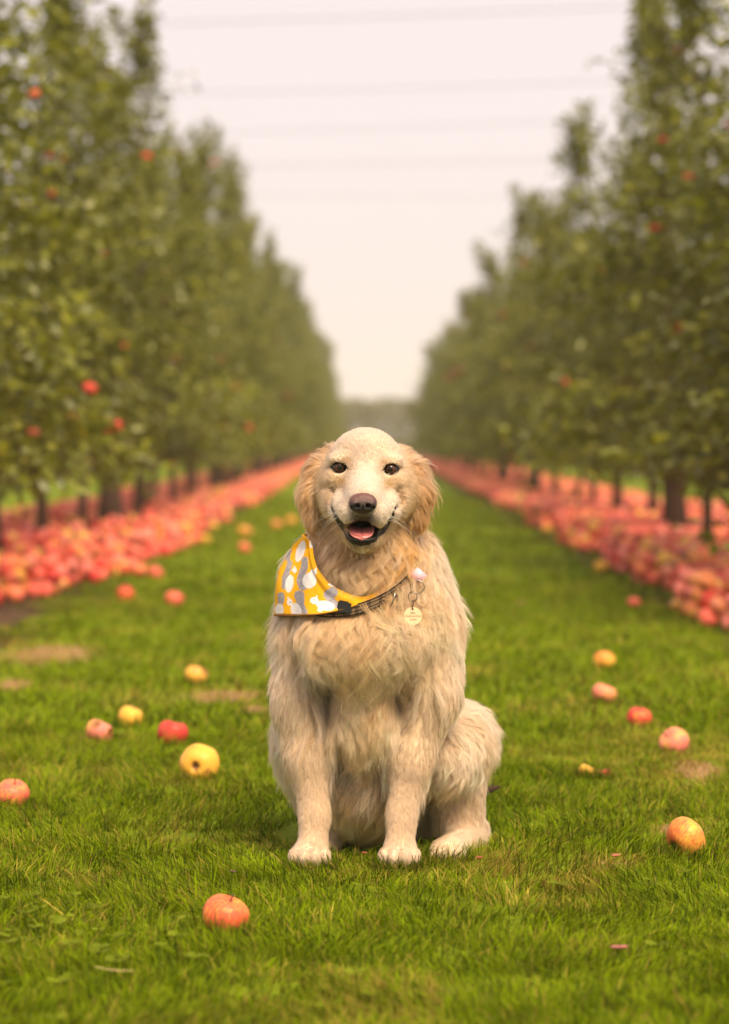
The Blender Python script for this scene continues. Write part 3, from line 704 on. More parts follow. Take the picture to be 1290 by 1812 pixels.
# ears
rc(P(586, 804, .038), .015, P(559, 832, .018), .015, .012, 'ear')
rc(P(559, 832, .018), .015, P(547, 876, .006), .015, .010, 'ear')
rc(P(547, 876, .006), .015, P(554, 928, .008), .010, .012, 'ear')
rc(P(708, 806, .038), .015, P(736, 832, .018), .015, .012, 'ear')
rc(P(736, 832, .018), .015, P(748, 876, .006), .015, .010, 'ear')
rc(P(748, 876, .006), .015, P(741, 924, .008), .010, .012, 'ear')

def prim_d(pr, X, Y, Z):
    if pr[0] == 'e':
        c, r, R = pr[1], pr[2], pr[3]
        x, y, z = X - c[0], Y - c[1], Z - c[2]
        k0 = np.sqrt((x / r[0]) ** 2 + (y / r[1]) ** 2 + (z / r[2]) ** 2)
        k1 = np.sqrt((x / r[0] ** 2) ** 2 + (y / r[1] ** 2) ** 2 + (z / r[2] ** 2) ** 2)
        return k0 * (k0 - 1) / np.maximum(k1, 1e-6)
    a, ra, b, rb = pr[1], pr[2], pr[3], pr[4]
    ba = b - a; l2 = float(ba @ ba)
    h = np.clip(((X - a[0]) * ba[0] + (Y - a[1]) * ba[1] + (Z - a[2]) * ba[2]) / l2, 0, 1)
    return np.sqrt((X - a[0] - ba[0] * h) ** 2 + (Y - a[1] - ba[1] * h) ** 2 + (Z - a[2] - ba[2] * h) ** 2) - (ra + (rb - ra) * h)
def prim_box(pr, m):
    if pr[0] == 'e': return pr[1] - pr[2] - m, pr[1] + pr[2] + m
    r = max(pr[2], pr[4]); return np.minimum(pr[1], pr[3]) - r - m, np.maximum(pr[1], pr[3]) + r + m
def sub(lo, hi):
    s = []
    for g, a, b in zip((GX, GY, GZ), lo, hi): s.append(slice(max(0, np.searchsorted(g, a) - 1), min(len(g), np.searchsorted(g, b) + 1)))
    return tuple(s)
S = np.full((len(GX), len(GY), len(GZ)), .12, np.float32)
for pr in PRIMS:
    k = pr[-2]; lo, hi = prim_box(pr, .12); sl = sub(lo, hi)
    d = prim_d(pr, GX[sl[0], None, None], GY[None, sl[1], None], GZ[None, None, sl[2]]).astype(np.float32)
    o = S[sl]; h = np.maximum(k - np.abs(o - d), 0) / k
    S[sl] = np.minimum(o, d) - h * h * k * .25
def carve(d_fn, lo, hi, k):
    sl = sub(lo, hi)
    d = -d_fn(GX[sl[0], None, None], GY[None, sl[1], None], GZ[None, None, sl[2]]).astype(np.float32)
    o = S[sl]; h = np.maximum(k - np.abs(o - d), 0) / k
    S[sl] = np.maximum(o, d) + h * h * k * .25
def carve_prim(pr, k): carve(lambda x, y, z: prim_d(pr, x, y, z), *prim_box(pr, .02), k)
def hit(u, v):
    "front surface point of the body at a pixel"
    q = np.array([P(u, v, d) for d in np.arange(-.21, .3, .0015)])
    d = sdf0(q); k = np.argmax(d < 0) if (d < 0).any() else len(q) // 2
    return q[k]
def sdf0(p):
    f = [np.clip(np.interp(p[:, k], g, np.arange(len(g))), 0, len(g) - 1.001) for k, g in enumerate((GX, GY, GZ))]
    i = [a.astype(np.int32) for a in f]; f = [a - b for a, b in zip(f, i)]; r = 0
    for dx in (0, 1):
        for dy in (0, 1):
            for dz in (0, 1):
                r = r + (f[0] if dx else 1 - f[0]) * (f[1] if dy else 1 - f[1]) * (f[2] if dz else 1 - f[2]) * S[i[0] + dx, i[1] + dy, i[2] + dz]
    return r
# mouth: a groove along the smile, opening into a cavity behind the front lip
SMILE = np.array([hit(*q) for q in ((586, 896), (589, 905), (595, 917), (602, 928), (609, 936), (617, 944), (628, 949), (642, 950), (656, 949), (668, 945), (678, 939), (687, 928), (694, 914), (699, 905), (702, 895))])
SM_R = np.array([.0025, .0030, .0036, .0042, .0048, .005, .004, .004, .004, .005, .0048, .0042, .0036, .0030, .0025])
CREASE = [[hit(*q) for q in c] for c in (((591, 868), (586, 880), (584, 890), (586, 899)), ((703, 868), (709, 880), (710, 890), (706, 898)))]
for c in CREASE:
    for a, b in zip(c[:-1], c[1:]): carve_prim(('c', a, .0035, b, .0035, 0, ''), .010)
for k_ in range(len(SMILE) - 1): carve_prim(('c', SMILE[k_], SM_R[k_] * .85, SMILE[k_ + 1], SM_R[k_ + 1] * .85, 0, ''), .002)
MOUTH = ('e', P(641, 937, -.112), np.array([.0275, .045, .0150]), None, 0, '')
carve_prim(MOUTH, .004)
for q_ in ((582, 1240, .002), (705, 1238, .004)): carve_prim(('e', P(*q_), np.array([.026, .05, .055]), None, 0, ''), .035)
EYES = [hit(601, 827.5), hit(690.5, 830.5)]
EYE_R = .0128
EYES = [e + np.array([0, .0085, 0]) for e in EYES]
for e in EYES: carve_prim(('e', e + np.array([0, -.010, 0]), np.array([.0128, .016, .0091]), None, 0, ''), .002)

def surface_nets(S, GX, GY, GZ):
    nx, ny, nz = S.shape; ins = S < 0
    cells = np.zeros((nx - 1, ny - 1, nz - 1), np.int8)
    for dx in (0, 1):
        for dy in (0, 1):
            for dz in (0, 1): cells += ins[dx:nx - 1 + dx, dy:ny - 1 + dy, dz:nz - 1 + dz]
    act = (cells > 0) & (cells < 8)
    I, J, K = np.nonzero(act); idx = np.full(act.shape, -1, np.int32); idx[I, J, K] = np.arange(len(I))
    acc = np.zeros((len(I), 3)); cnt = np.zeros(len(I))
    cor = [(a, b, c) for a in (0, 1) for b in (0, 1) for c in (0, 1)]
    for p in cor:
        for ax in range(3):
            if p[ax]: continue
            q = list(p); q[ax] = 1
            s0 = S[I + p[0], J + p[1], K + p[2]]; s1 = S[I + q[0], J + q[1], K + q[2]]
            m = (s0 < 0) != (s1 < 0); t = np.where(m, s0 / np.where(m, s0 - s1, 1), 0)
            pa = np.c_[GX[I + p[0]], GY[J + p[1]], GZ[K + p[2]]]; pb = np.c_[GX[I + q[0]], GY[J + q[1]], GZ[K + q[2]]]
            acc += np.where(m[:, None], pa + (pb - pa) * t[:, None], 0); cnt += m
    V = acc / cnt[:, None]; F = []
    for ax in range(3):
        a = [slice(None)] * 3; b = [slice(None)] * 3
        a[ax] = slice(0, -1); b[ax] = slice(1, None)
        i0, i1 = ins[tuple(a)], ins[tuple(b)]
        X = np.argwhere(i0 != i1); o1, o2 = [(1, 2), (2, 0), (0, 1)][ax]
        ok = (X[:, o1] > 0) & (X[:, o2] > 0) & (X[:, o1] < act.shape[o1]) & (X[:, o2] < act.shape[o2]); X = X[ok]
        flip = ~i0[tuple(X.T)]
        def at(d1, d2):
            Q = X.copy(); Q[:, o1] += d1; Q[:, o2] += d2; return idx[tuple(Q.T)]
        q = np.stack([at(-1, -1), at(0, -1), at(0, 0), at(-1, 0)], -1); q[flip] = q[flip][:, ::-1]
        F.append(q)
    return V, np.vstack(F)
BV, BF = surface_nets(S, GX, GY, GZ)
# relax the vertices a little
_e = np.vstack([BF[:, [0, 1]], BF[:, [1, 2]], BF[:, [2, 3]], BF[:, [3, 0]]])
_n = np.bincount(_e.ravel(), minlength=len(BV))[:, None]
for _ in range(3):
    acc = np.stack([np.bincount(_e[:, 0], BV[_e[:, 1], k], len(BV)) + np.bincount(_e[:, 1], BV[_e[:, 0], k], len(BV)) for k in range(3)], -1)
    BV = BV * .5 + acc / np.maximum(_n, 1) * .5
GRAD = [g.astype(np.float32) for g in np.gradient(S, GX, GY, GZ)]
def sdf(p, grad=True):
    f = [np.clip(np.interp(p[:, k], g, np.arange(len(g))), 0, len(g) - 1.001) for k, g in enumerate((GX, GY, GZ))]
    i = [a.astype(np.int32) for a in f]; f = [a - b for a, b in zip(f, i)]
    def samp(A):
        r = 0
        for dx in (0, 1):
            for dy in (0, 1):
                for dz in (0, 1):
                    r = r + (f[0] if dx else 1 - f[0]) * (f[1] if dy else 1 - f[1]) * (f[2] if dz else 1 - f[2]) * A[i[0] + dx, i[1] + dy, i[2] + dz]
        return r
    d = samp(S)
    if not grad: return d
    return d, norm(np.stack([samp(g) for g in GRAD], -1))

def region_weights(p):
    "fur parameters blended over the nearest body regions"
    W = []; par = []
    for pr in PRIMS:
        W.append(np.exp(-np.clip(prim_d(pr, p[:, 0], p[:, 1], p[:, 2]), -.05, .3) / .010))
        f = FUR[pr[-1]]; par.append([f[0], f[1], f[2], f[3], *f[4]])
    W = np.array(W); W /= W.sum(0); return W.T @ np.array(par)

def seg_dist(p, poly):
    best = np.full(len(p), 9.)
    for a, b in zip(poly[:-1], poly[1:]):
        h = np.clip(((p - a) @ (b - a)) / ((b - a) @ (b - a)), 0, 1)
        best = np.minimum(best, np.linalg.norm(p - a - h[:, None] * (b - a), axis=1))
    return best
NOSE_C = P(642, 890, -.152)
def markings_and_shade(p, col):
    "coat pattern and painted mouth-corner shade: white blaze, gold cheek and tear patches, dark lips and eye rims"
    uv = UV(p); u, v = uv[:, 0], uv[:, 1]; front = p[:, 1] < .02
    c = col.copy()
    def blot(m, k): 
        c[:] = c + (np.array(k) - c) * (m * front)[:, None]
    g = lambda cu, cv, su, sv: np.exp(-((u - cu) / su) ** 2 - ((v - cv) / sv) ** 2)
    blot(.8 * g(645, 835, 26, 45), (.79, .66, .54))
    blot(.6 * g(640, 775, 40, 18), (.77, .62, .48))
    for eu, ev in ((601, 827.5), (690.5, 830.5)):
        s = -1 if eu < 640 else 1
        blot(.7 * g(eu - s * 3, ev - 15, 20, 6), (.90, .76, .60))
        blot(.85 * g(eu - s * 5, ev + 26, 11, 10), (.70, .44, .18))
        blot(.75 * g(eu - s * 18, ev + 3, 8, 8), (.50, .30, .17))
        blot(.75 * g(eu - s * 14, ev - 11, 9, 6), (.62, .37, .19))
    blot(.8 * g(583, 887, 6, 12) + .8 * g(711, 887, 6, 12), (.50, .31, .16))  # mouth-corner creases darkened, their shade put into the coat colour
    blot(.5 * g(642, 866, 13, 6), (.62, .38, .28))
    blot(.9 * g(642, 972, 32, 6) * (p[:, 1] < -.085), (.90, .80, .68))
    sm = smudge(p)[:, None]; c[:] = c * (1 - sm) + np.array([.035, .026, .022]) * sm
    c[:] = np.clip(c, 0, 1)
    return c
LIPS = [(584, 893), (587, 904), (593, 920), (600, 932), (609, 944), (613, 955), (623, 963), (638, 967), (654, 963), (666, 958), (670, 951), (680, 945), (689, 930), (697, 914), (704, 892),
        (698, 899), (691, 913), (685, 925), (675, 935), (662, 934), (654, 928), (640, 921), (630, 922), (617, 927), (608, 927), (598, 915), (590, 899)]
def dark_mask(p):
    "bare black skin: lips, mouth, eye rims"
    uv = UV(p); u, v = uv[:, 0], uv[:, 1]
    m = ((poly_in(u, v, LIPS) & (p[:, 1] < .0)) | (seg_dist(p, SMILE) < .0036)) * 1.0
    m = np.maximum(m, (1 - sstep(.0, .004, prim_d(MOUTH, p[:, 0], p[:, 1], p[:, 2]))))
    for k, e in enumerate(EYES):
        s_ = -1 if k == 0 else 1
        q = (p - e) / np.array([.0174, .030, .0130]); r = np.linalg.norm(q, axis=1)
        m = np.maximum(m, (1 - sstep(.86, 1.02, r)) * (p[:, 1] < .01))
        q = (p - e - np.array([-s_ * .0140, 0, -.0015])) / np.array([.0055, .03, .0042]); r = np.linalg.norm(q, axis=1)
        m = np.maximum(m, .9 * (1 - sstep(.6, 1.1, r)) * (p[:, 1] < .01))
        q = (p - e - np.array([s_ * .0135, 0, .0005])) / np.array([.0060, .03, .0036]); r = np.linalg.norm(q, axis=1)
        m = np.maximum(m, .9 * (1 - sstep(.6, 1.1, r)) * (p[:, 1] < .01))
    return np.clip(m, 0, 1)
def smudge(p):
    "dark hair below the nose and on the front lip"
    uv = UV(p); u, v = uv[:, 0], uv[:, 1]
    m = .95 * np.exp(-(((u - 642) / 25) ** 4 + ((v - 918) / 12) ** 4)) * (p[:, 1] < -.08)
    m = np.maximum(m, .75 * np.exp(-(((u - 642) / 27) ** 4 + ((v - 961) / 6) ** 4)) * (p[:, 1] < -.07))
    return m
def poly_in(u, v, poly):
    ins = np.zeros(len(u), bool); n = len(poly)
    for k in range(n):
        x1, y1 = poly[k]; x2, y2 = poly[(k + 1) % n]
        c = ((y1 > v) != (y2 > v)) & (u < (x2 - x1) * (v - y1) / (y2 - y1 + 1e-12) + x1); ins ^= c
    return ins

par_v = region_weights(BV)
colv = markings_and_shade(BV, par_v[:, 4:7] * (.95 - .35 * sstep(.012, .045, par_v[:, 0]) - .08 * (BV[:, 2] < .5))[:, None])
dm = dark_mask(BV)[:, None]
_uv = UV(BV); lipc = .8 * np.exp(-((_uv[:, 0] - 613.5) / 4.5) ** 2 - ((_uv[:, 1] - 936) / 7) ** 2)[:, None] * (BV[:, 1:2] < -.05)
dm = dm * (1 - lipc); colv = colv * (1 - lipc) + np.array([.42, .20, .13]) * lipc
colv = colv * (1 - dm) + np.array([.012, .009, .008]) * dm
mat_skin = attr_material('dog_skin', rough=.55, spec=.35, noise=.12, nscale=220)
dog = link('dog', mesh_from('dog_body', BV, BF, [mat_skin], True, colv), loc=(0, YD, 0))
tag(dog, 'cream and gold long-haired dog sitting on the grass with its mouth open', 'dog')

# ---------------------------------------------------------------- bandana and collar lie on the neck (shape first, fur leaves room)
BAND_TOP = [(470, 1040), (487, 1003), (505, 972), (522, 950), (548, 944), (552, 958), (557, 985), (566, 1010), (580, 1029), (600, 1043), (622, 1053), (642, 1058), (664, 1051), (684, 1040), (705, 1020), (730, 985), (750, 955), (775, 945)]
BAND_BOT = [(470, 1088), (487, 1090), (505, 1090), (522, 1090), (548, 1089), (552, 1088.5), (557, 1088), (566, 1087), (580, 1085), (600, 1081), (622, 1074), (642, 1068), (664, 1058), (684, 1048), (705, 1030), (730, 1000), (750, 972), (775, 962)]
bt, bb = np.array(BAND_TOP, float), np.array(BAND_BOT, float)
COLLAR_UV = np.array([(470, 1050), (520, 1072), (560, 1082), (590, 1084), (620, 1081), (645, 1074), (668, 1065), (690, 1053), (708, 1040), (722, 1026), (738, 1004), (752, 980), (775, 950)], float)
def under_cloth(p):
    uv = UV(p); u, v = uv[:, 0], uv[:, 1]
    top = np.interp(u, bt[:, 0], bt[:, 1]); bot = np.interp(u, bb[:, 0], bb[:, 1])
    a = (v > top + 2) & (v < bot - 4) & (p[:, 1] < .085) & (u < 650) & (u > np.interp(v, [945, 978, 1000, 1022, 1060, 1090], [536, 514, 500, 491, 484, 478]))
    cv = np.interp(u, COLLAR_UV[:, 0], COLLAR_UV[:, 1])
    b = (np.abs(v - cv) < 13) & (u > 560) & (u < 735) & (p[:, 1] < .08)
    return a | b

# ---------------------------------------------------------------- fur
tri = np.vstack([BF[:, [0, 1, 2]], BF[:, [0, 2, 3]]])
tv = BV[tri]; tarea = .5 * np.linalg.norm(np.cross(tv[:, 1] - tv[:, 0], tv[:, 2] - tv[:, 0]), axis=1)
tcen = tv.mean(1)
def comb(p, n):
    "which way the coat lies"
    uv = UV(p); u, v = uv[:, 0], uv[:, 1]
    d = np.zeros_like(p); d[:, 2] = -1
    d[:, 1] += .35 * sstep(.3, .9, n[:, 2])                                   # along the back
    # head: away from the nose
    hw = sstep(.575, .61, p[:, 2]) * (1 - sstep(.10, .135, np.abs(p[:, 0] - .0))) * (1 - sstep(.03, .09, p[:, 1]))
    away = norm(p - NOSE_C); away[:, 1] += .25
    side = sstep(.052, .078, np.abs(p[:, 0]))
    d = d * (1 - hw * (1 - .65 * side))[:, None] + away * (hw * (1 - .65 * side) * 1.3)[:, None]
    # chest: slightly to the middle lower down, fanning outward higher up
    cw = np.exp(-((v - 1090) / 60) ** 2) * (p[:, 1] < .1)
    d[:, 0] += .5 * cw * np.clip(p[:, 0] / .1, -1, 1)
    cw2 = np.exp(-((v - 1230) / 70) ** 2) * (p[:, 1] < .12) * (np.abs(p[:, 0]) < .1)
    d[:, 0] -= .5 * cw2 * np.clip(p[:, 0] / .1, -1, 1)
    tw = sstep(780, 810, u) * sstep(1230, 1260, v) * (1 - sstep(1390, 1420, v))
    d[:, 0] += tw * .45 * (vnoise(p * 9, 3) - .35); d[:, 0] -= .35 * tw * sstep(1330, 1380, v)
    lw = sstep(470, 520, u) * (1 - sstep(520, 560, u)) * sstep(1000, 1040, v) * (1 - sstep(1200, 1260, v))
    d[:, 0] -= .35 * lw
    w = vnoise(p * 22, 5) - .5; w2 = vnoise(p * 9, 7) - .5
    loose = sstep(.012, .05, region_len(p)) * (1 - .8 * sstep(.585, .62, p[:, 2]))
    sidev = np.cross(n, d)
    d = d + sidev * ((1.1 * w + .9 * w2) * loose)[:, None]
    d -= n * np.sum(d * n, 1, keepdims=True)
    return norm(d)
_LEN = None
def region_len(p):
    return _LEN if _LEN is not None and len(_LEN) == len(p) else np.full(len(p), .03)

PTS, RAD, HCOL, CNT = [], [], [], []
def grow_locks(nlocks, kids, wt, lscale=1.0, lmin=None, spread=1.0, nseg=9, hair_r=.00022, lift_add=0., amp_mul=1., grav=.25, hmul=1.0, col_mul=1.0, jitter=.18, len_fn=None, clump=.86):
    global _LEN
    w = tarea * wt; w = w / w.sum()
    t = rng.choice(len(tri), nlocks, p=w)
    r1, r2 = np.sqrt(rng.random(nlocks)), rng.random(nlocks)
    a = tv[t]; root = a[:, 0] * (1 - r1)[:, None] + a[:, 1] * (r1 * (1 - r2))[:, None] + a[:, 2] * (r1 * r2)[:, None]
    par = region_weights(root)
    keep = (dark_mask(root) < .35) & ~under_cloth(root)
    root, par = root[keep], par[keep]; n = len(root)
    L = par[:, 0] * lscale * (1 + jitter * rng.standard_normal(n)).clip(.5, 1.5)
    if len_fn is not None: L = L * len_fn(root)
    if lmin: L = np.maximum(L, lmin)
    L = np.where((root[:, 2] > .548) & (root[:, 1] < -.04), np.minimum(L, .011), L)
    lift = par[:, 1] + lift_add; amp = par[:, 2] * amp_mul * rng.uniform(.5, 1.4, n); wl_ = par[:, 3] * rng.uniform(.75, 1.3, n)
    _LEN = L
    _, nr = sdf(root); p = root.copy(); path = [p.copy()]
    cb = comb(p, nr); d = norm(nr * (lift[:, None] + .25) + cb)
    d = norm(d + .16 * rng.standard_normal((n, 3)))
    step = (L / nseg)[:, None]; ph = rng.uniform(0, 6.28, n); hgt = hmul * np.minimum(.22 * L, .012) * rng.uniform(.3, 1.2, n)
    for s in range(nseg):
        f = (s + 1) / nseg
        p = p + d * step
        dist, g = sdf(p)
        tgt = .0008 + hgt * min(1, 2.2 * f) * (1 - .25 * f)
        p = p + g * np.maximum(tgt - dist, 0)[:, None]
        path.append(p.copy())
        cb = comb(p, g)
        d = norm(d * .62 + cb * .34 + g * (lift * .12 * (1 - f))[:, None] + np.array([0, 0, -1.]) * (grav * .22 * np.minimum(L / .05, 1))[:, None])
    path = np.array(path)                                                     # (nseg+1, n, 3)
    ok = (rng.random(n) < .05) | ((dark_mask(path[-1]) < .4) & (dark_mask(path[nseg * 3 // 4]) < .4) & (dark_mask(path[nseg // 2]) < .4)) | (root[:, 2] < .5)
    cuv = [UV(path[q]) for q in (nseg // 2, nseg * 3 // 4, nseg)]
    for c_ in cuv: ok &= ~((np.abs(c_[:, 1] - np.interp(c_[:, 0], COLLAR_UV[:, 0], COLLAR_UV[:, 1])) < 10) & (c_[:, 0] > 603) & (c_[:, 0] < 724) & (root[:, 1] < .1))
    for c_ in cuv:
        tp, bo = np.interp(c_[:, 0], bt[:, 0], bt[:, 1]), np.interp(c_[:, 0], bb[:, 0], bb[:, 1])
        ok &= ~((c_[:, 1] > tp + 9 + 9 * rng.random(n)) & (c_[:, 1] < bo + 3) & (c_[:, 0] < 652) & (c_[:, 0] > 484) & (root[:, 1] < .09))
    path, root, par, L, amp, wl_, nr, cb, ph = path[:, ok], root[ok], par[ok], L[ok], amp[ok], wl_[ok], nr[ok], cb[ok], ph[ok]; n = len(root)
    sid = norm(np.cross(nr, cb)); ff = np.linspace(0, 1, nseg + 1)[:, None]
    wav = np.sin(2 * np.pi * ff * (L / wl_)[None] + ph[None]) - np.sin(ph)[None]
    path = path + sid[None] * (wav * amp[None] * np.minimum(1, 2 * ff))[..., None] + nr[None] * (np.cos(2 * np.pi * ff * (L / wl_)[None] + ph[None] * 1.7) * .45 * amp[None] * ff)[..., None]
    col = markings_and_shade(root, par[:, 4:7]) * (col_mul * np.array([1.0, .955, .92]))
    col = col * (1 + (.10 + .06 * sstep(.012, .04, L))[:, None] * rng.standard_normal((n, 1))).clip(.7, 1.3)
    gold = (vnoise(root * 30, 9) - .5)[:, None] * np.array([[-.05, -.11, -.14]]) * sstep(.015, .05, L)[:, None] * 2.2
    col = np.clip(col + gold, .02, .95)
    # children converge towards the lock tip
    m = kids; tl = sid; bl = norm(np.cross(sid, nr))
    ang = rng.uniform(0, 6.28, (n, m)); rr = np.sqrt(rng.random((n, m))) * (spread * np.clip(.0018 + .065 * L, .0015, .007))[:, None]
    off = (np.cos(ang) * rr)[..., None] * tl[:, None] + (np.sin(ang) * rr)[..., None] * bl[:, None]
    ls = rng.uniform(.62, 1.0, (n, m))
    k = np.arange(nseg + 1) / nseg
    pos = np.empty((n, m, nseg + 1, 3), np.float32)
    fl = rng.standard_normal((n, m, 3)) * (.055 * L)[:, None, None]
    for s in range(nseg + 1):
        tt = k[s] * ls * nseg; i0 = np.minimum(tt.astype(int), nseg - 1); fr = (tt - i0)[..., None]
        ar = np.arange(n)[:, None]
        pos[:, :, s] = path[i0, ar] * (1 - fr) + path[i0 + 1, ar] * fr + off * (1 - clump * k[s]) + fl * (k[s] ** 2)
    rad = hair_r * (np.clip(1 - k, 0, 1) ** .55 * .9 + .1)
    kc = np.clip(col[:, None] * (1 + .05 * rng.standard_normal((n, m, 1))), .02, .97)
    PTS.append(pos.reshape(-1, 3)); RAD.append(np.tile(rad, n * m)); CNT.append(np.full(n * m, nseg + 1)); HCOL.append(kc.reshape(-1, 3))

tpar = region_weights(tcen); tlen = tpar[:, 0]; tuv = UV(tcen)
vis = np.where(tcen[:, 1] > .30, .35, 1.0)
short = tlen < .0175
# short dense coat of the face, forelegs and feet
face = short & (tcen[:, 2] > .5)
grow_locks(24000, 5, face * 1.0, nseg=5, hair_r=.00027, spread=1.1, clump=.5, jitter=.25)
grow_locks(17000, 6, (short & (tcen[:, 2] <= .5)) * vis, nseg=5, hair_r=.00021, spread=1.4, clump=.25)
# undercoat everywhere else, then the long locks
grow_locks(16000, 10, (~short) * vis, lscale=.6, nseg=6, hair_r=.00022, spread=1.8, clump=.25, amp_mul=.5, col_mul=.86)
grow_locks(8000, 16, (~short) * vis, nseg=10, hair_r=.00019, spread=1.4, clump=.72)
# chest feather
fw = np.exp(-((tuv[:, 0] - 645) / 55) ** 2 - ((tuv[:, 1] - 1215) / 55) ** 2) * (tcen[:, 1] < .08)
grow_locks(430, 30, fw, lscale=1.0, lmin=.11, nseg=11, hair_r=.00024, lift_add=.10, amp_mul=1.3, jitter=.25, clump=.95, spread=1.5, col_mul=1.05)
fw = np.exp(-((tuv[:, 0] - 640) / 75) ** 2 - ((tuv[:, 1] - 1140) / 30) ** 2) * (tcen[:, 1] < .04)
grow_locks(800, 15, fw, lscale=1.0, lmin=.062, nseg=10, hair_r=.00020, lift_add=.25, amp_mul=1.0, jitter=.15)
grow_locks(1700, 30, sstep(.044, .058, tlen) * (tcen[:, 1] < .32) * (tcen[:, 2] < .57), nseg=10, hair_r=.00023, spread=1.7, clump=.93, lift_add=.16, amp_mul=1.5, lscale=1.15, col_mul=1.04)
# neck ruff under the chin
fw = np.exp(-((tuv[:, 0] - 630) / 62) ** 2 - ((tuv[:, 1] - 1005) / 30) ** 2) * (tcen[:, 1] < .03)
grow_locks(620, 26, fw, lmin=.065, nseg=12, hair_r=.00020, lift_add=.05, amp_mul=1.4, hmul=2.3, clump=.93, spread=1.5)
# ears: long wavy fringe and loose wisps
er = np.array([PR[-1] == 'ear' for PR in PRIMS])
ed = np.min([prim_d(pr, tcen[:, 0], tcen[:, 1], tcen[:, 2]) for pr, q in zip(PRIMS, er) if q], axis=0)
ew = (ed < .006) * 1.0
grow_locks(520, 14, ew, lmin=.034, lscale=1.15, nseg=10, hair_r=.00019, lift_add=.0, amp_mul=1.3)
grow_locks(46, 8, ew * ((tcen[:, 0] > .083) + .25 * (tcen[:, 0] < -.085)), lmin=.048, nseg=10, hair_r=.00018, lift_add=.9, amp_mul=1.2, grav=.05)
# feathering behind the forelegs
fw = (np.exp(-((tuv[:, 1] - 1400) / 45) ** 2) * (tcen[:, 1] > .03) * (tcen[:, 1] < .09) * (np.abs(tcen[:, 0] + .0) > .04)) * (tpar[:, 0] < .03)
grow_locks(260, 12, fw, lmin=.05, nseg=9, hair_r=.00019, lift_add=.15, amp_mul=.8)
# shoulder wisps on the outline
fw = np.exp(-((tuv[:, 1] - 1060) / 70) ** 2) * (np.abs(tcen[:, 0]) > .12)
grow_locks(150, 9, fw, lmin=.05, nseg=9, hair_r=.00020, lift_add=.7, grav=.1)
_LEN = None

def hair_object(name, pts, rad, cnt, cols, mat, parent):
    hc = bpy.data.hair_curves.new(name)
    hc.add_curves([int(x) for x in cnt])
    hc.attributes['position'].data.foreach_set('vector', np.asarray(pts, np.float32).ravel())
    ra = hc.attributes.get('radius') or hc.attributes.new('radius', 'FLOAT', 'POINT')
    ra.data.foreach_set('value', np.asarray(rad, np.float32))
    ca = hc.attributes.new('col', 'FLOAT_COLOR', 'POINT'); cnt = np.asarray(cnt, int)
    c = np.ones((len(pts), 4), np.float32); c[:, :3] = np.repeat(np.asarray(cols), cnt, 0)
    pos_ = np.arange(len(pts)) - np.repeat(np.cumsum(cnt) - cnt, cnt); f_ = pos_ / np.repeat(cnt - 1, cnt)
    c[:, :3] = np.clip(c[:, :3] * (.78 + .30 * f_)[:, None] ** np.array([.8, 1.0, 1.25]), 0, .97)   # hairs pale towards the tip; darker roots also paint in shade between locks
    ca.data.foreach_set('color', c.ravel())
    hc.materials.append(mat)
    return link(name, hc, parent)

m, N, L, out = material('dog_fur')
at = N.new('ShaderNodeAttribute'); at.attribute_name = 'col'
hb = N.new('ShaderNodeBsdfHairPrincipled'); hb.model = 'CHIANG'; hb.parametrization = 'COLOR'
hb.inputs['Roughness'].default_value = .38; hb.inputs['Radial Roughness'].default_value = .45
hb.inputs['Coat'].default_value = 0.0
L.new(at.outputs['Color'], hb.inputs['Color'])
df = N.new('ShaderNodeBsdfDiffuse'); L.new(at.outputs['Color'], df.inputs[0])
mx = N.new('ShaderNodeMixShader'); mx.inputs[0].default_value = .35
L.new(hb.outputs[0], mx.inputs[1]); L.new(df.outputs[0], mx.inputs[2]); L.new(mx.outputs[0], out.inputs[0])
mat_fur = m
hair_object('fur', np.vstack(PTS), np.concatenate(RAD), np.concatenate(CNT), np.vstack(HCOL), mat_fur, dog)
print('HAIRS', sum(len(c) for c in CNT), 'BODY', len(BV))

# ---------------------------------------------------------------- eyes, nose, tongue, whiskers
def uv_sphere(c, r, nu=24, nv=16, pole=(0, -1, 0)):
    R = np.array(Vector((0, 0, 1)).rotation_difference(Vector(pole)).to_matrix())
    th = np.linspace(0, np.pi, nv + 1); ph = np.linspace(0, 2 * np.pi, nu, endpoint=False)
    v = np.stack([np.sin(th)[:, None] * np.cos(ph), np.sin(th)[:, None] * np.sin(ph), np.repeat(np.cos(th)[:, None], nu, 1)], -1).reshape(-1, 3)
    i = np.arange(nv)[:, None] * nu; j = np.arange(nu)[None]
    f = np.stack([i + j, i + nu + j, i + nu + (j + 1) % nu, i + (j + 1) % nu], -1).reshape(-1, 4)
    ang = np.repeat(th, nu)
    return (v * np.asarray(r)) @ R.T + np.asarray(c), f, ang
mat_eye = attr_material('dog_eye', rough=.07, spec=.4)
for e in EYES:
    v, f, ang = uv_sphere(e + np.array([0, .0022, 0]), EYE_R, 32, 32)
    deg = np.degrees(ang)[:, None]
    c = np.where(deg < 17, np.array([[.004, .003, .003]]), np.where(deg < 44, np.array([[.070, .026, .012]]) * (1.15 - .5 * np.abs(deg - 32) / 15), np.array([[.02, .012, .010]])))
    link('eye', mesh_from('eye', v, f, [mat_eye], True, c), dog)

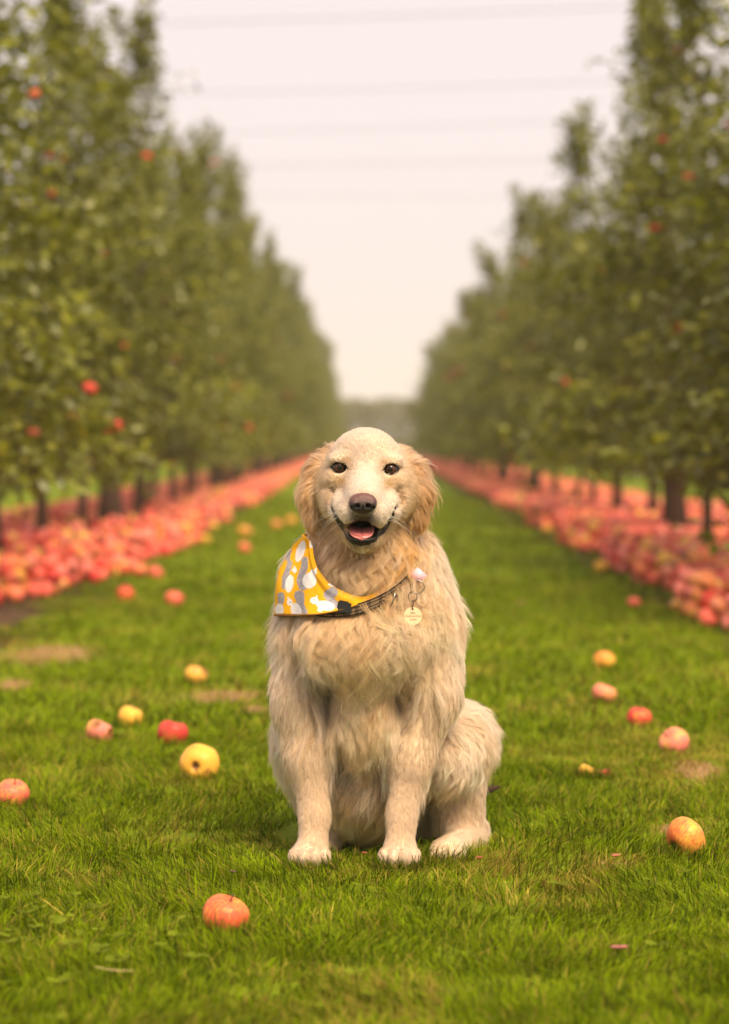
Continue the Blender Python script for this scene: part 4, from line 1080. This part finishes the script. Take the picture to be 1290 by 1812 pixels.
nx_ = np.arange(-.036, .036, .0013); ny_ = np.arange(-.034, .03, .0013); nz_ = np.arange(-.030, .032, .0013)
X, Y, Z = np.meshgrid(nx_, ny_, nz_, indexing='ij')
def nprim(c, r): return prim_d(('e', np.array(c), np.array(r), None), X, Y, Z)
def smin(a, b, k): h = np.maximum(k - np.abs(a - b), 0) / k; return np.minimum(a, b) - h * h * k * .25
NS = smin(nprim((0, 0, .003), (.0235, .018, .0150)), nprim((0, -.004, -.008), (.0165, .014, .0115)), .008)
NS = smin(NS, nprim((-.014, -.006, -.002), (.0095, .012, .0105)), .006); NS = smin(NS, nprim((.014, -.006, -.002), (.0095, .012, .0105)), .006)
for s in (-1, 1):
    NS = np.maximum(NS, -nprim((s * .0095, -.019, -.0045), (.0048, .010, .0042)))
    NS = np.maximum(NS, -nprim((s * .0195, -.012, -.0075), (.0065, .008, .0022)))
NS = np.maximum(NS, -nprim((0, -.020, -.012), (.0010, .006, .010)))
nvv, nff = surface_nets(NS.astype(np.float32), nx_, ny_, nz_)
pig_and_light = sstep(-.006, .010, nvv[:, 2])[:, None]  # lighter top paints in daylight; part of the dark base is pigment
nc = np.array([[.016, .011, .011]]) * (1 - pig_and_light) + np.array([[.125, .048, .040]]) * pig_and_light
mat_nose = attr_material('dog_nose', rough=.38, spec=.5, noise=.25, nscale=900, bump=.25)
link('nose', mesh_from('nose', nvv + NOSE_C + np.array([0, .004, 0]), nff, [mat_nose], True, nc), dog)

gt = np.linspace(-1, 1, 25); gl = np.linspace(0, 1, 22); TU, TL = np.meshgrid(gt, gl, indexing='ij')
wid = .0215 * np.sqrt(np.clip(1 - np.clip((TL - .45) / .55, 0, 1) ** 2.6, 0, 1))
tcx = P(640, 938, -.10)
tx = tcx[0] + TU * wid; ty = -.080 - .062 * TL
tz = tcx[2] + .004 - .0008 * np.exp(-(TU / .16) ** 2) + .0040 * TU ** 2 - .0165 * TL ** 1.8
top = np.stack([tx, ty, tz], -1).reshape(-1, 3); bot = top - np.array([0, 0, .005])
nu_, nv_ = TU.shape; ii, jj = np.meshgrid(np.arange(nu_ - 1), np.arange(nv_ - 1), indexing='ij')
q = np.stack([ii * nv_ + jj, (ii + 1) * nv_ + jj, (ii + 1) * nv_ + jj + 1, ii * nv_ + jj + 1], -1).reshape(-1, 4)
nn = len(top); jr = np.arange(nv_ - 1); ir = np.arange(nu_ - 1)
rim = np.vstack([np.stack([jr, jr + 1, jr + 1 + nn, jr + nn], -1), np.stack([(nu_ - 1) * nv_ + jr + 1, (nu_ - 1) * nv_ + jr, (nu_ - 1) * nv_ + jr + nn, (nu_ - 1) * nv_ + jr + 1 + nn], -1),
                 np.stack([ir * nv_ + nv_ - 1, (ir + 1) * nv_ + nv_ - 1, (ir + 1) * nv_ + nv_ - 1 + nn, ir * nv_ + nv_ - 1 + nn], -1)])
tc_ = np.tile(np.array([[.72, .20, .19]]), (2 * nn, 1)) * np.concatenate([1 - .25 * np.exp(-(TU / .08) ** 2).ravel()] * 2)[:, None]
mat_tongue = attr_material('dog_tongue', rough=.35, spec=.5, noise=.1, nscale=500, bump=.2)
link('tongue', mesh_from('tongue', np.vstack([top, bot]), [np.vstack([q[:, ::-1], q + nn, rim])], [mat_tongue], True, tc_), dog)

wp, wc_ = [], []
for s, cu in ((-1, 612), (1, 672)):
    for k in range(7):
        a = P(cu + s * rng.uniform(0, 16), 908 + rng.uniform(-12, 14), -.125); dist, g = sdf(a[None]); a = a - g[0] * dist[0]
        d = np.array([s * .8, .15 - .3 * rng.random(), -.55 + .75 * rng.random()]); Lw = rng.uniform(.03, .055)
        t = np.linspace(0, 1, 7)[:, None]; wp.append(a + d * Lw * t + np.array([0, .02, -.016]) * t ** 2); wc_.append((.92, .84, .74))
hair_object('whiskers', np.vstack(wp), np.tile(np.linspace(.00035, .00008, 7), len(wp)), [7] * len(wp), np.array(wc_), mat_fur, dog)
# ---------------------------------------------------------------- bandana, collar, tag
AXN = np.array([P(648, 1050, .07)[0], .07])
def ring_pts(th, z, off):
    "points at height z around the neck axis, off outside the body; th from the front (-y), positive to the photograph's left"
    dx, dy = -np.sin(th), -np.cos(th); n = len(th)
    r = np.full(n, .27); done = np.zeros(n, bool)
    for _ in range(220):
        p = np.c_[AXN[0] + dx * r, AXN[1] + dy * r, z]
        d = sdf(p, False); done |= d <= off
        r = np.where(done, r, r - .0012)
    return np.c_[AXN[0] + dx * r, AXN[1] + dy * r, z]
def edge_z(th, uv_curve, off):
    "height of a line drawn on the photograph, followed round the neck"
    z = np.full(len(th), P(0, 1060, 0)[2])
    for _ in range(6):
        p = ring_pts(th, z, off); u = UV(p)[:, 0]
        u = np.where(th > 1.45, np.minimum(u, 487), u); v = np.interp(u, uv_curve[:, 0], uv_curve[:, 1])
        zt = CAMZ - (v - V0) / FPX * (YD + p[:, 1]); z = .4 * z + .6 * zt
    return z
NTH, NT = 330, 90
th = np.linspace(-1.30, 2.05, NTH)
zt_, zb_ = edge_z(th, bt, .016), edge_z(th, bb, .016)
for _ in range(4):
    zt_[1:-1] = .5 * zt_[1:-1] + .25 * (zt_[:-2] + zt_[2:]); zb_[1:-1] = .5 * zb_[1:-1] + .25 * (zb_[:-2] + zb_[2:])
zb_ = np.minimum(zb_, zt_ - .010)
boff = .002 + .016 * sstep(-.06, .16, th) * (1 - .85 * sstep(1.40, 1.75, th))
G = np.stack([ring_pts(th, zt_ * (1 - t) + zb_ * t, boff) for t in np.linspace(0, 1, NT)], 1)     # (NTH, NT, 3)
for _ in range(14):
    H = G.copy()
    H[1:-1, 1:-1] = .5 * G[1:-1, 1:-1] + .125 * (G[:-2, 1:-1] + G[2:, 1:-1] + G[1:-1, :-2] + G[1:-1, 2:])
    G = H
fl = G.reshape(-1, 3); dd, gg = sdf(fl)
fl = fl + gg * np.maximum(np.repeat(boff, NT) - .0025 - dd, 0)[:, None] + gg * ((vnoise(fl * np.array([38, 38, 16]), 21) - .5) * .005)[:, None]
tt_ = np.tile(np.linspace(0, 1, NT), NTH); aa_ = np.repeat(th, NT); hgt_ = np.repeat(zt_ - zb_, NT)
fold = .0022 * np.exp(-((tt_ * hgt_ - .010) / .006) ** 2) - .0022 * np.exp(-((tt_ * hgt_ - .022) / .006) ** 2) + .003 * np.sin(aa_ * 9 + tt_ * 3.0) * tt_ * sstep(.05, .12, hgt_)
fl = fl + gg * (fold * np.repeat(boff / .018, NT))[:, None]
uvb = UV(fl); pu, pv = (uvb[:, 0] - 480) * 7.1667, (uvb[:, 1] - 920) * 7.1667      # print laid out on the cloth
YEL, GRY, WHT = np.array([.86, .42, .012]), np.array([.34, .31, .34]), np.array([.82, .76, .76])
bc = np.tile(YEL, (len(fl), 1))
def e2(cx, cy, rx, ry, a=0.0):
    a = math.radians(a); x, y = pu - cx, pv - cy
    return ((x * math.cos(a) + y * math.sin(a)) / rx) ** 2 + ((-x * math.sin(a) + y * math.cos(a)) / ry) ** 2 < 1
def path2(pts, r0, r1):
    m = np.zeros(len(pu), bool); pts = np.array(pts, float)
    for k in range(len(pts) - 1):
        a, b = pts[k], pts[k + 1]; h = np.clip(((pu - a[0]) * (b - a)[0] + (pv - a[1]) * (b - a)[1]) / ((b - a) @ (b - a)), 0, 1)
        r = r0 + (r1 - r0) * (k + h) / (len(pts) - 1)
        m |= (pu - a[0] - h * (b - a)[0]) ** 2 + (pv - a[1] - h * (b - a)[1]) ** 2 < r * r
    return m
strk = .75 + .5 * vnoise(np.c_[pu * .09 + pv * .05, pv * .03], 4)
def grey(m): bc[m] = GRY * strk[m][:, None]
def white(m): bc[m] = WHT * (.9 + .15 * vnoise(np.c_[pu * .03, pv * .03], 8))[m][:, None]
white(e2(375, 400, 52, 140, 18)); grey(path2([(245, 330), (225, 440), (215, 500)], 22, 26))
grey(path2([(430, 510), (425, 600), (390, 690), (370, 780), (405, 850)], 42, 48)); white(e2(490, 770, 88, 100, 15) | e2(540, 665, 42, 38) | path2([(560, 640), (575, 610)], 12, 8))
grey(path2([(240, 545), (215, 640), (175, 740), (170, 850)], 34, 34)); white(e2(235, 810, 52, 112, 8) | e2(300, 640, 30, 34) | path2([(300, 610), (295, 590)], 10, 8))
grey(path2([(360, 960), (370, 1010), (375, 1070), (430, 1170)], 66, 34)); white(e2(320, 1140, 66, 90, -25) | e2(238, 1045, 36, 46, -15) | path2([(225, 1010), (215, 985)], 12, 8))
grey(path2([(780, 920), (720, 950), (760, 1020), (850, 1095)], 68, 36)); white(e2(690, 1090, 120, 62, 12) | e2(550, 1025, 56, 44, 10) | e2(625, 1140, 40, 30) | path2([(575, 985), (580, 962)], 12, 8))
grey(path2([(128, 960), (128, 1030)], 44, 40)); white(e2(108, 1140, 55, 78))
grey(path2([(480, 150), (505, 240)], 26, 30)); white(e2(520, 300, 30, 60, 10)); white(e2(775, 830, 55, 18, 12))
for ex, ey in ((545, 1015), (243, 1043)): bc[e2(ex, ey, 6, 7)] = (.02, .02, .02)
hem = np.tile(np.linspace(0, 1, NT), NTH); bc[hem > .975] = (.30, .13, .03)
i_, j_ = np.meshgrid(np.arange(NTH - 1), np.arange(NT - 1), indexing='ij')
bq = np.stack([i_ * NT + j_, i_ * NT + j_ + 1, (i_ + 1) * NT + j_ + 1, (i_ + 1) * NT + j_], -1).reshape(-1, 4)
mat_cloth = attr_material('printed_cotton', rough=.85, spec=.15, noise=.06, nscale=900, bump=.15)
bandana = link('bandana', mesh_from('bandana', fl, bq, [mat_cloth], True, bc), loc=(0, YD, 0))
so = bandana.modifiers.new('cloth_thickness', 'SOLIDIFY'); so.thickness = .0016; so.offset = 0
tag(bandana, 'yellow cotton bandana with a white and grey squirrel print around the dog\'s neck', 'bandana')

collar = empty('dog_collar', (0, YD, 0)); tag(collar, 'black and tan plaid collar strap below the bandana on the dog', 'collar')
thc = np.linspace(-1.5, 1.0, 240); zc = edge_z(thc, COLLAR_UV, .012)
for _ in range(6): zc[1:-1] = .5 * zc[1:-1] + .25 * (zc[:-2] + zc[2:])
hw = .0095; rows = np.linspace(-1, 1, 25)
coff = .002 + .011 * sstep(-1.02, -.85, thc) - .006 * sstep(.12, .35, thc)
CG = np.stack([ring_pts(thc, zc, coff) + np.array([0, 0, 1]) * (r * hw) for r in rows], 1)
for _ in range(30): CG[1:-1] = .5 * CG[1:-1] + .25 * (CG[:-2] + CG[2:])
cf = CG.reshape(-1, 3)
arc = np.concatenate([[0], np.cumsum(np.linalg.norm(np.diff(CG[:, 12], axis=0), axis=1))])
aa, rr_ = np.repeat(arc, 25), np.tile(rows, 240)
cc = np.tile(np.array([.17, .105, .055]), (len(cf), 1))
cc[np.abs(rr_) > .80] = (.010, .009, .009); cc[(np.abs(np.abs(rr_) - .38) < .10)] = (.015, .013, .012)
cc[np.abs(rr_) < .06] = (.26, .18, .11); cc[np.abs(np.abs(rr_) - .58) < .05] = (.24, .17, .10); cc[(aa % .022) < .007] *= .45
i_, j_ = np.meshgrid(np.arange(239), np.arange(24), indexing='ij')
cq = np.stack([i_ * 25 + j_, (i_ + 1) * 25 + j_, (i_ + 1) * 25 + j_ + 1, i_ * 25 + j_ + 1], -1).reshape(-1, 4)
mat_web = attr_material('collar_webbing', rough=.75, spec=.2, noise=.2, nscale=1500, bump=.3)
st = link('strap', mesh_from('strap', cf, cq, [mat_web], True, cc), collar)
so = st.modifiers.new('strap_thickness', 'SOLIDIFY'); so.thickness = .003; so.offset = 0
mat_metal = plain_material('ring_metal', (.42, .36, .30), .28, 1.0)
mat_brass = plain_material('dark_ring_metal', (.20, .15, .11), .32, 1.0)
mat_black = plain_material('black_plastic', (.012, .012, .013), .4)
def cp(u, v, out):
    q = hit2(u, v); d, g = sdf(q[None]); return q + g[0] * out
def hit2(u, v):
    q = np.array([P(u, v, d) for d in np.arange(-.21, .3, .001)]); d = sdf(q, False); return q[np.argmax(d < 0)]
def ring(name, c, a, b, ra, rb, w, mat, parent, seg=28, gap=0.0):
    t = np.linspace(gap, 2 * np.pi - gap if gap else 2 * np.pi, seg + 1)
    pth = np.asarray(c) + np.cos(t)[:, None] * np.asarray(a) * ra + np.sin(t)[:, None] * np.asarray(b) * rb
    s = Soup(); s.tube(pth, w, 8, cap=False); return link(name, s.mesh(name, [mat]), parent)
XA, ZA = np.array([1., 0, 0]), np.array([0, 0, 1.])
# buckle block where the strap leaves the bandana
b0 = cp(614, 1082, .018); bm = bmesh.new(); bmesh.ops.create_cube(bm, size=1)
for v in bm.verts: v.co = Vector((v.co.x * .026, v.co.y * .008, v.co.z * .021))
bmesh.ops.bevel(bm, geom=bm.edges[:], offset=.002, segments=2, affect='EDGES')
me = bpy.data.meshes.new('buckle'); bm.to_mesh(me); bm.free(); me.materials.append(mat_black)
bk = link('buckle', me, collar, Vector(b0)); bk.rotation_euler = (0, math.radians(10), math.radians(-6))
dr = cp(687, 1066, .022); ring('d_ring', dr, norm(np.array([.28, .12, 1.0])), norm(np.array([.25, -.95, .0])), .0145, .010, .0014, mat_metal, collar)
tr = cp(722, 1044, .026); ring('leash_ring', tr, norm(np.array([1, -.1, .45])), norm(np.array([-.45, 0, 1.])), .0125, .0115, .0011, mat_metal, collar)
lb = cp(719, 1025, .030)
lq = np.array([lb + np.array([x, y, z]) for x, y, z in ((-.016, .004, .004), (.001, .0, -.0135), (.0165, .000, .001), (.0010, .004, .0150))])
lq = np.vstack([lq, lq + np.array([0, -.0012, 0])])
mat_label = plain_material('pink_fabric', (.80, .46, .56), .8, 0, .08, 300)
link('fabric_label', mesh_from('fabric_label', lq, np.array([[3, 2, 1, 0], [4, 5, 6, 7], [0, 1, 5, 4], [1, 2, 6, 5], [2, 3, 7, 6], [3, 0, 4, 7]]), [mat_label], False), collar)

tcn = cp(719, 1098, .020); tcn[1] = min(tcn[1], tr[1] + .002)
idtag = empty('identity_tag', (tcn[0], YD + tcn[1], tcn[2])); idtag.rotation_euler = (math.radians(-6), 0, math.radians(4))
tag(idtag, 'round pale gold name tag hanging from the dog collar by a split ring', 'tag')
bm = bmesh.new(); bmesh.ops.create_cone(bm, segments=48, radius1=.0160, radius2=.0160, depth=.0016, cap_ends=True)
bmesh.ops.bevel(bm, geom=[e for e in bm.edges if len(e.link_faces) == 2 and e.calc_face_angle(0) > 1], offset=.0005, segments=2, affect='EDGES')
bmesh.ops.rotate(bm, verts=bm.verts, matrix=Matrix.Rotation(math.radians(90), 3, 'X'))
me = bpy.data.meshes.new('disc'); bm.to_mesh(me); bm.free(); mat_gold = plain_material('brushed_brass', (.86, .62, .36), .42, .55, .05, 400); me.materials.append(mat_gold)
link('disc', me, idtag)
mat_ink = plain_material('engraving', (.10, .055, .025), .7)
for txt, zz, sz in (('BEA', .0055, .0050), ('LOVEMANTRAS', -.0002, .0042), ('.COM', -.0062, .0050)):
    fc = bpy.data.curves.new('lettering', 'FONT'); fc.body = txt; fc.size = sz; fc.align_x = 'CENTER'; fc.align_y = 'CENTER'; fc.extrude = .0001
    tmp = bpy.data.objects.new('tmp', fc); COL.objects.link(tmp); lm = bpy.data.meshes.new_from_object(tmp); bpy.data.objects.remove(tmp)
    lm.materials.clear(); lm.materials.append(mat_ink); o = link('lettering', lm, idtag, (0, -.00100, zz)); o.rotation_euler = (math.radians(90), 0, 0)
bm = bmesh.new(); bmesh.ops.create_cone(bm, segments=20, radius1=.0017, radius2=.0017, depth=.0003, cap_ends=True)
bmesh.ops.rotate(bm, verts=bm.verts, matrix=Matrix.Rotation(math.radians(90), 3, 'X'))
me = bpy.data.meshes.new('hole'); bm.to_mesh(me); bm.free(); me.materials.append(mat_ink); link('hole', me, idtag, (0, -.00105, .0122))
top = np.array([tr[0], tr[1], tr[2] - .0115]) - tcn
ring('split_ring', (0, -.001, .0122 + .022), norm(np.array([1, -.15, 0])), ZA, .0078, .0085, .0009, mat_brass, idtag)
ring('jump_ring', (0, -.001, .0122 + .0085), norm(np.array([.35, 1, 0])), ZA, .0050, .0070, .0009, mat_brass, idtag)
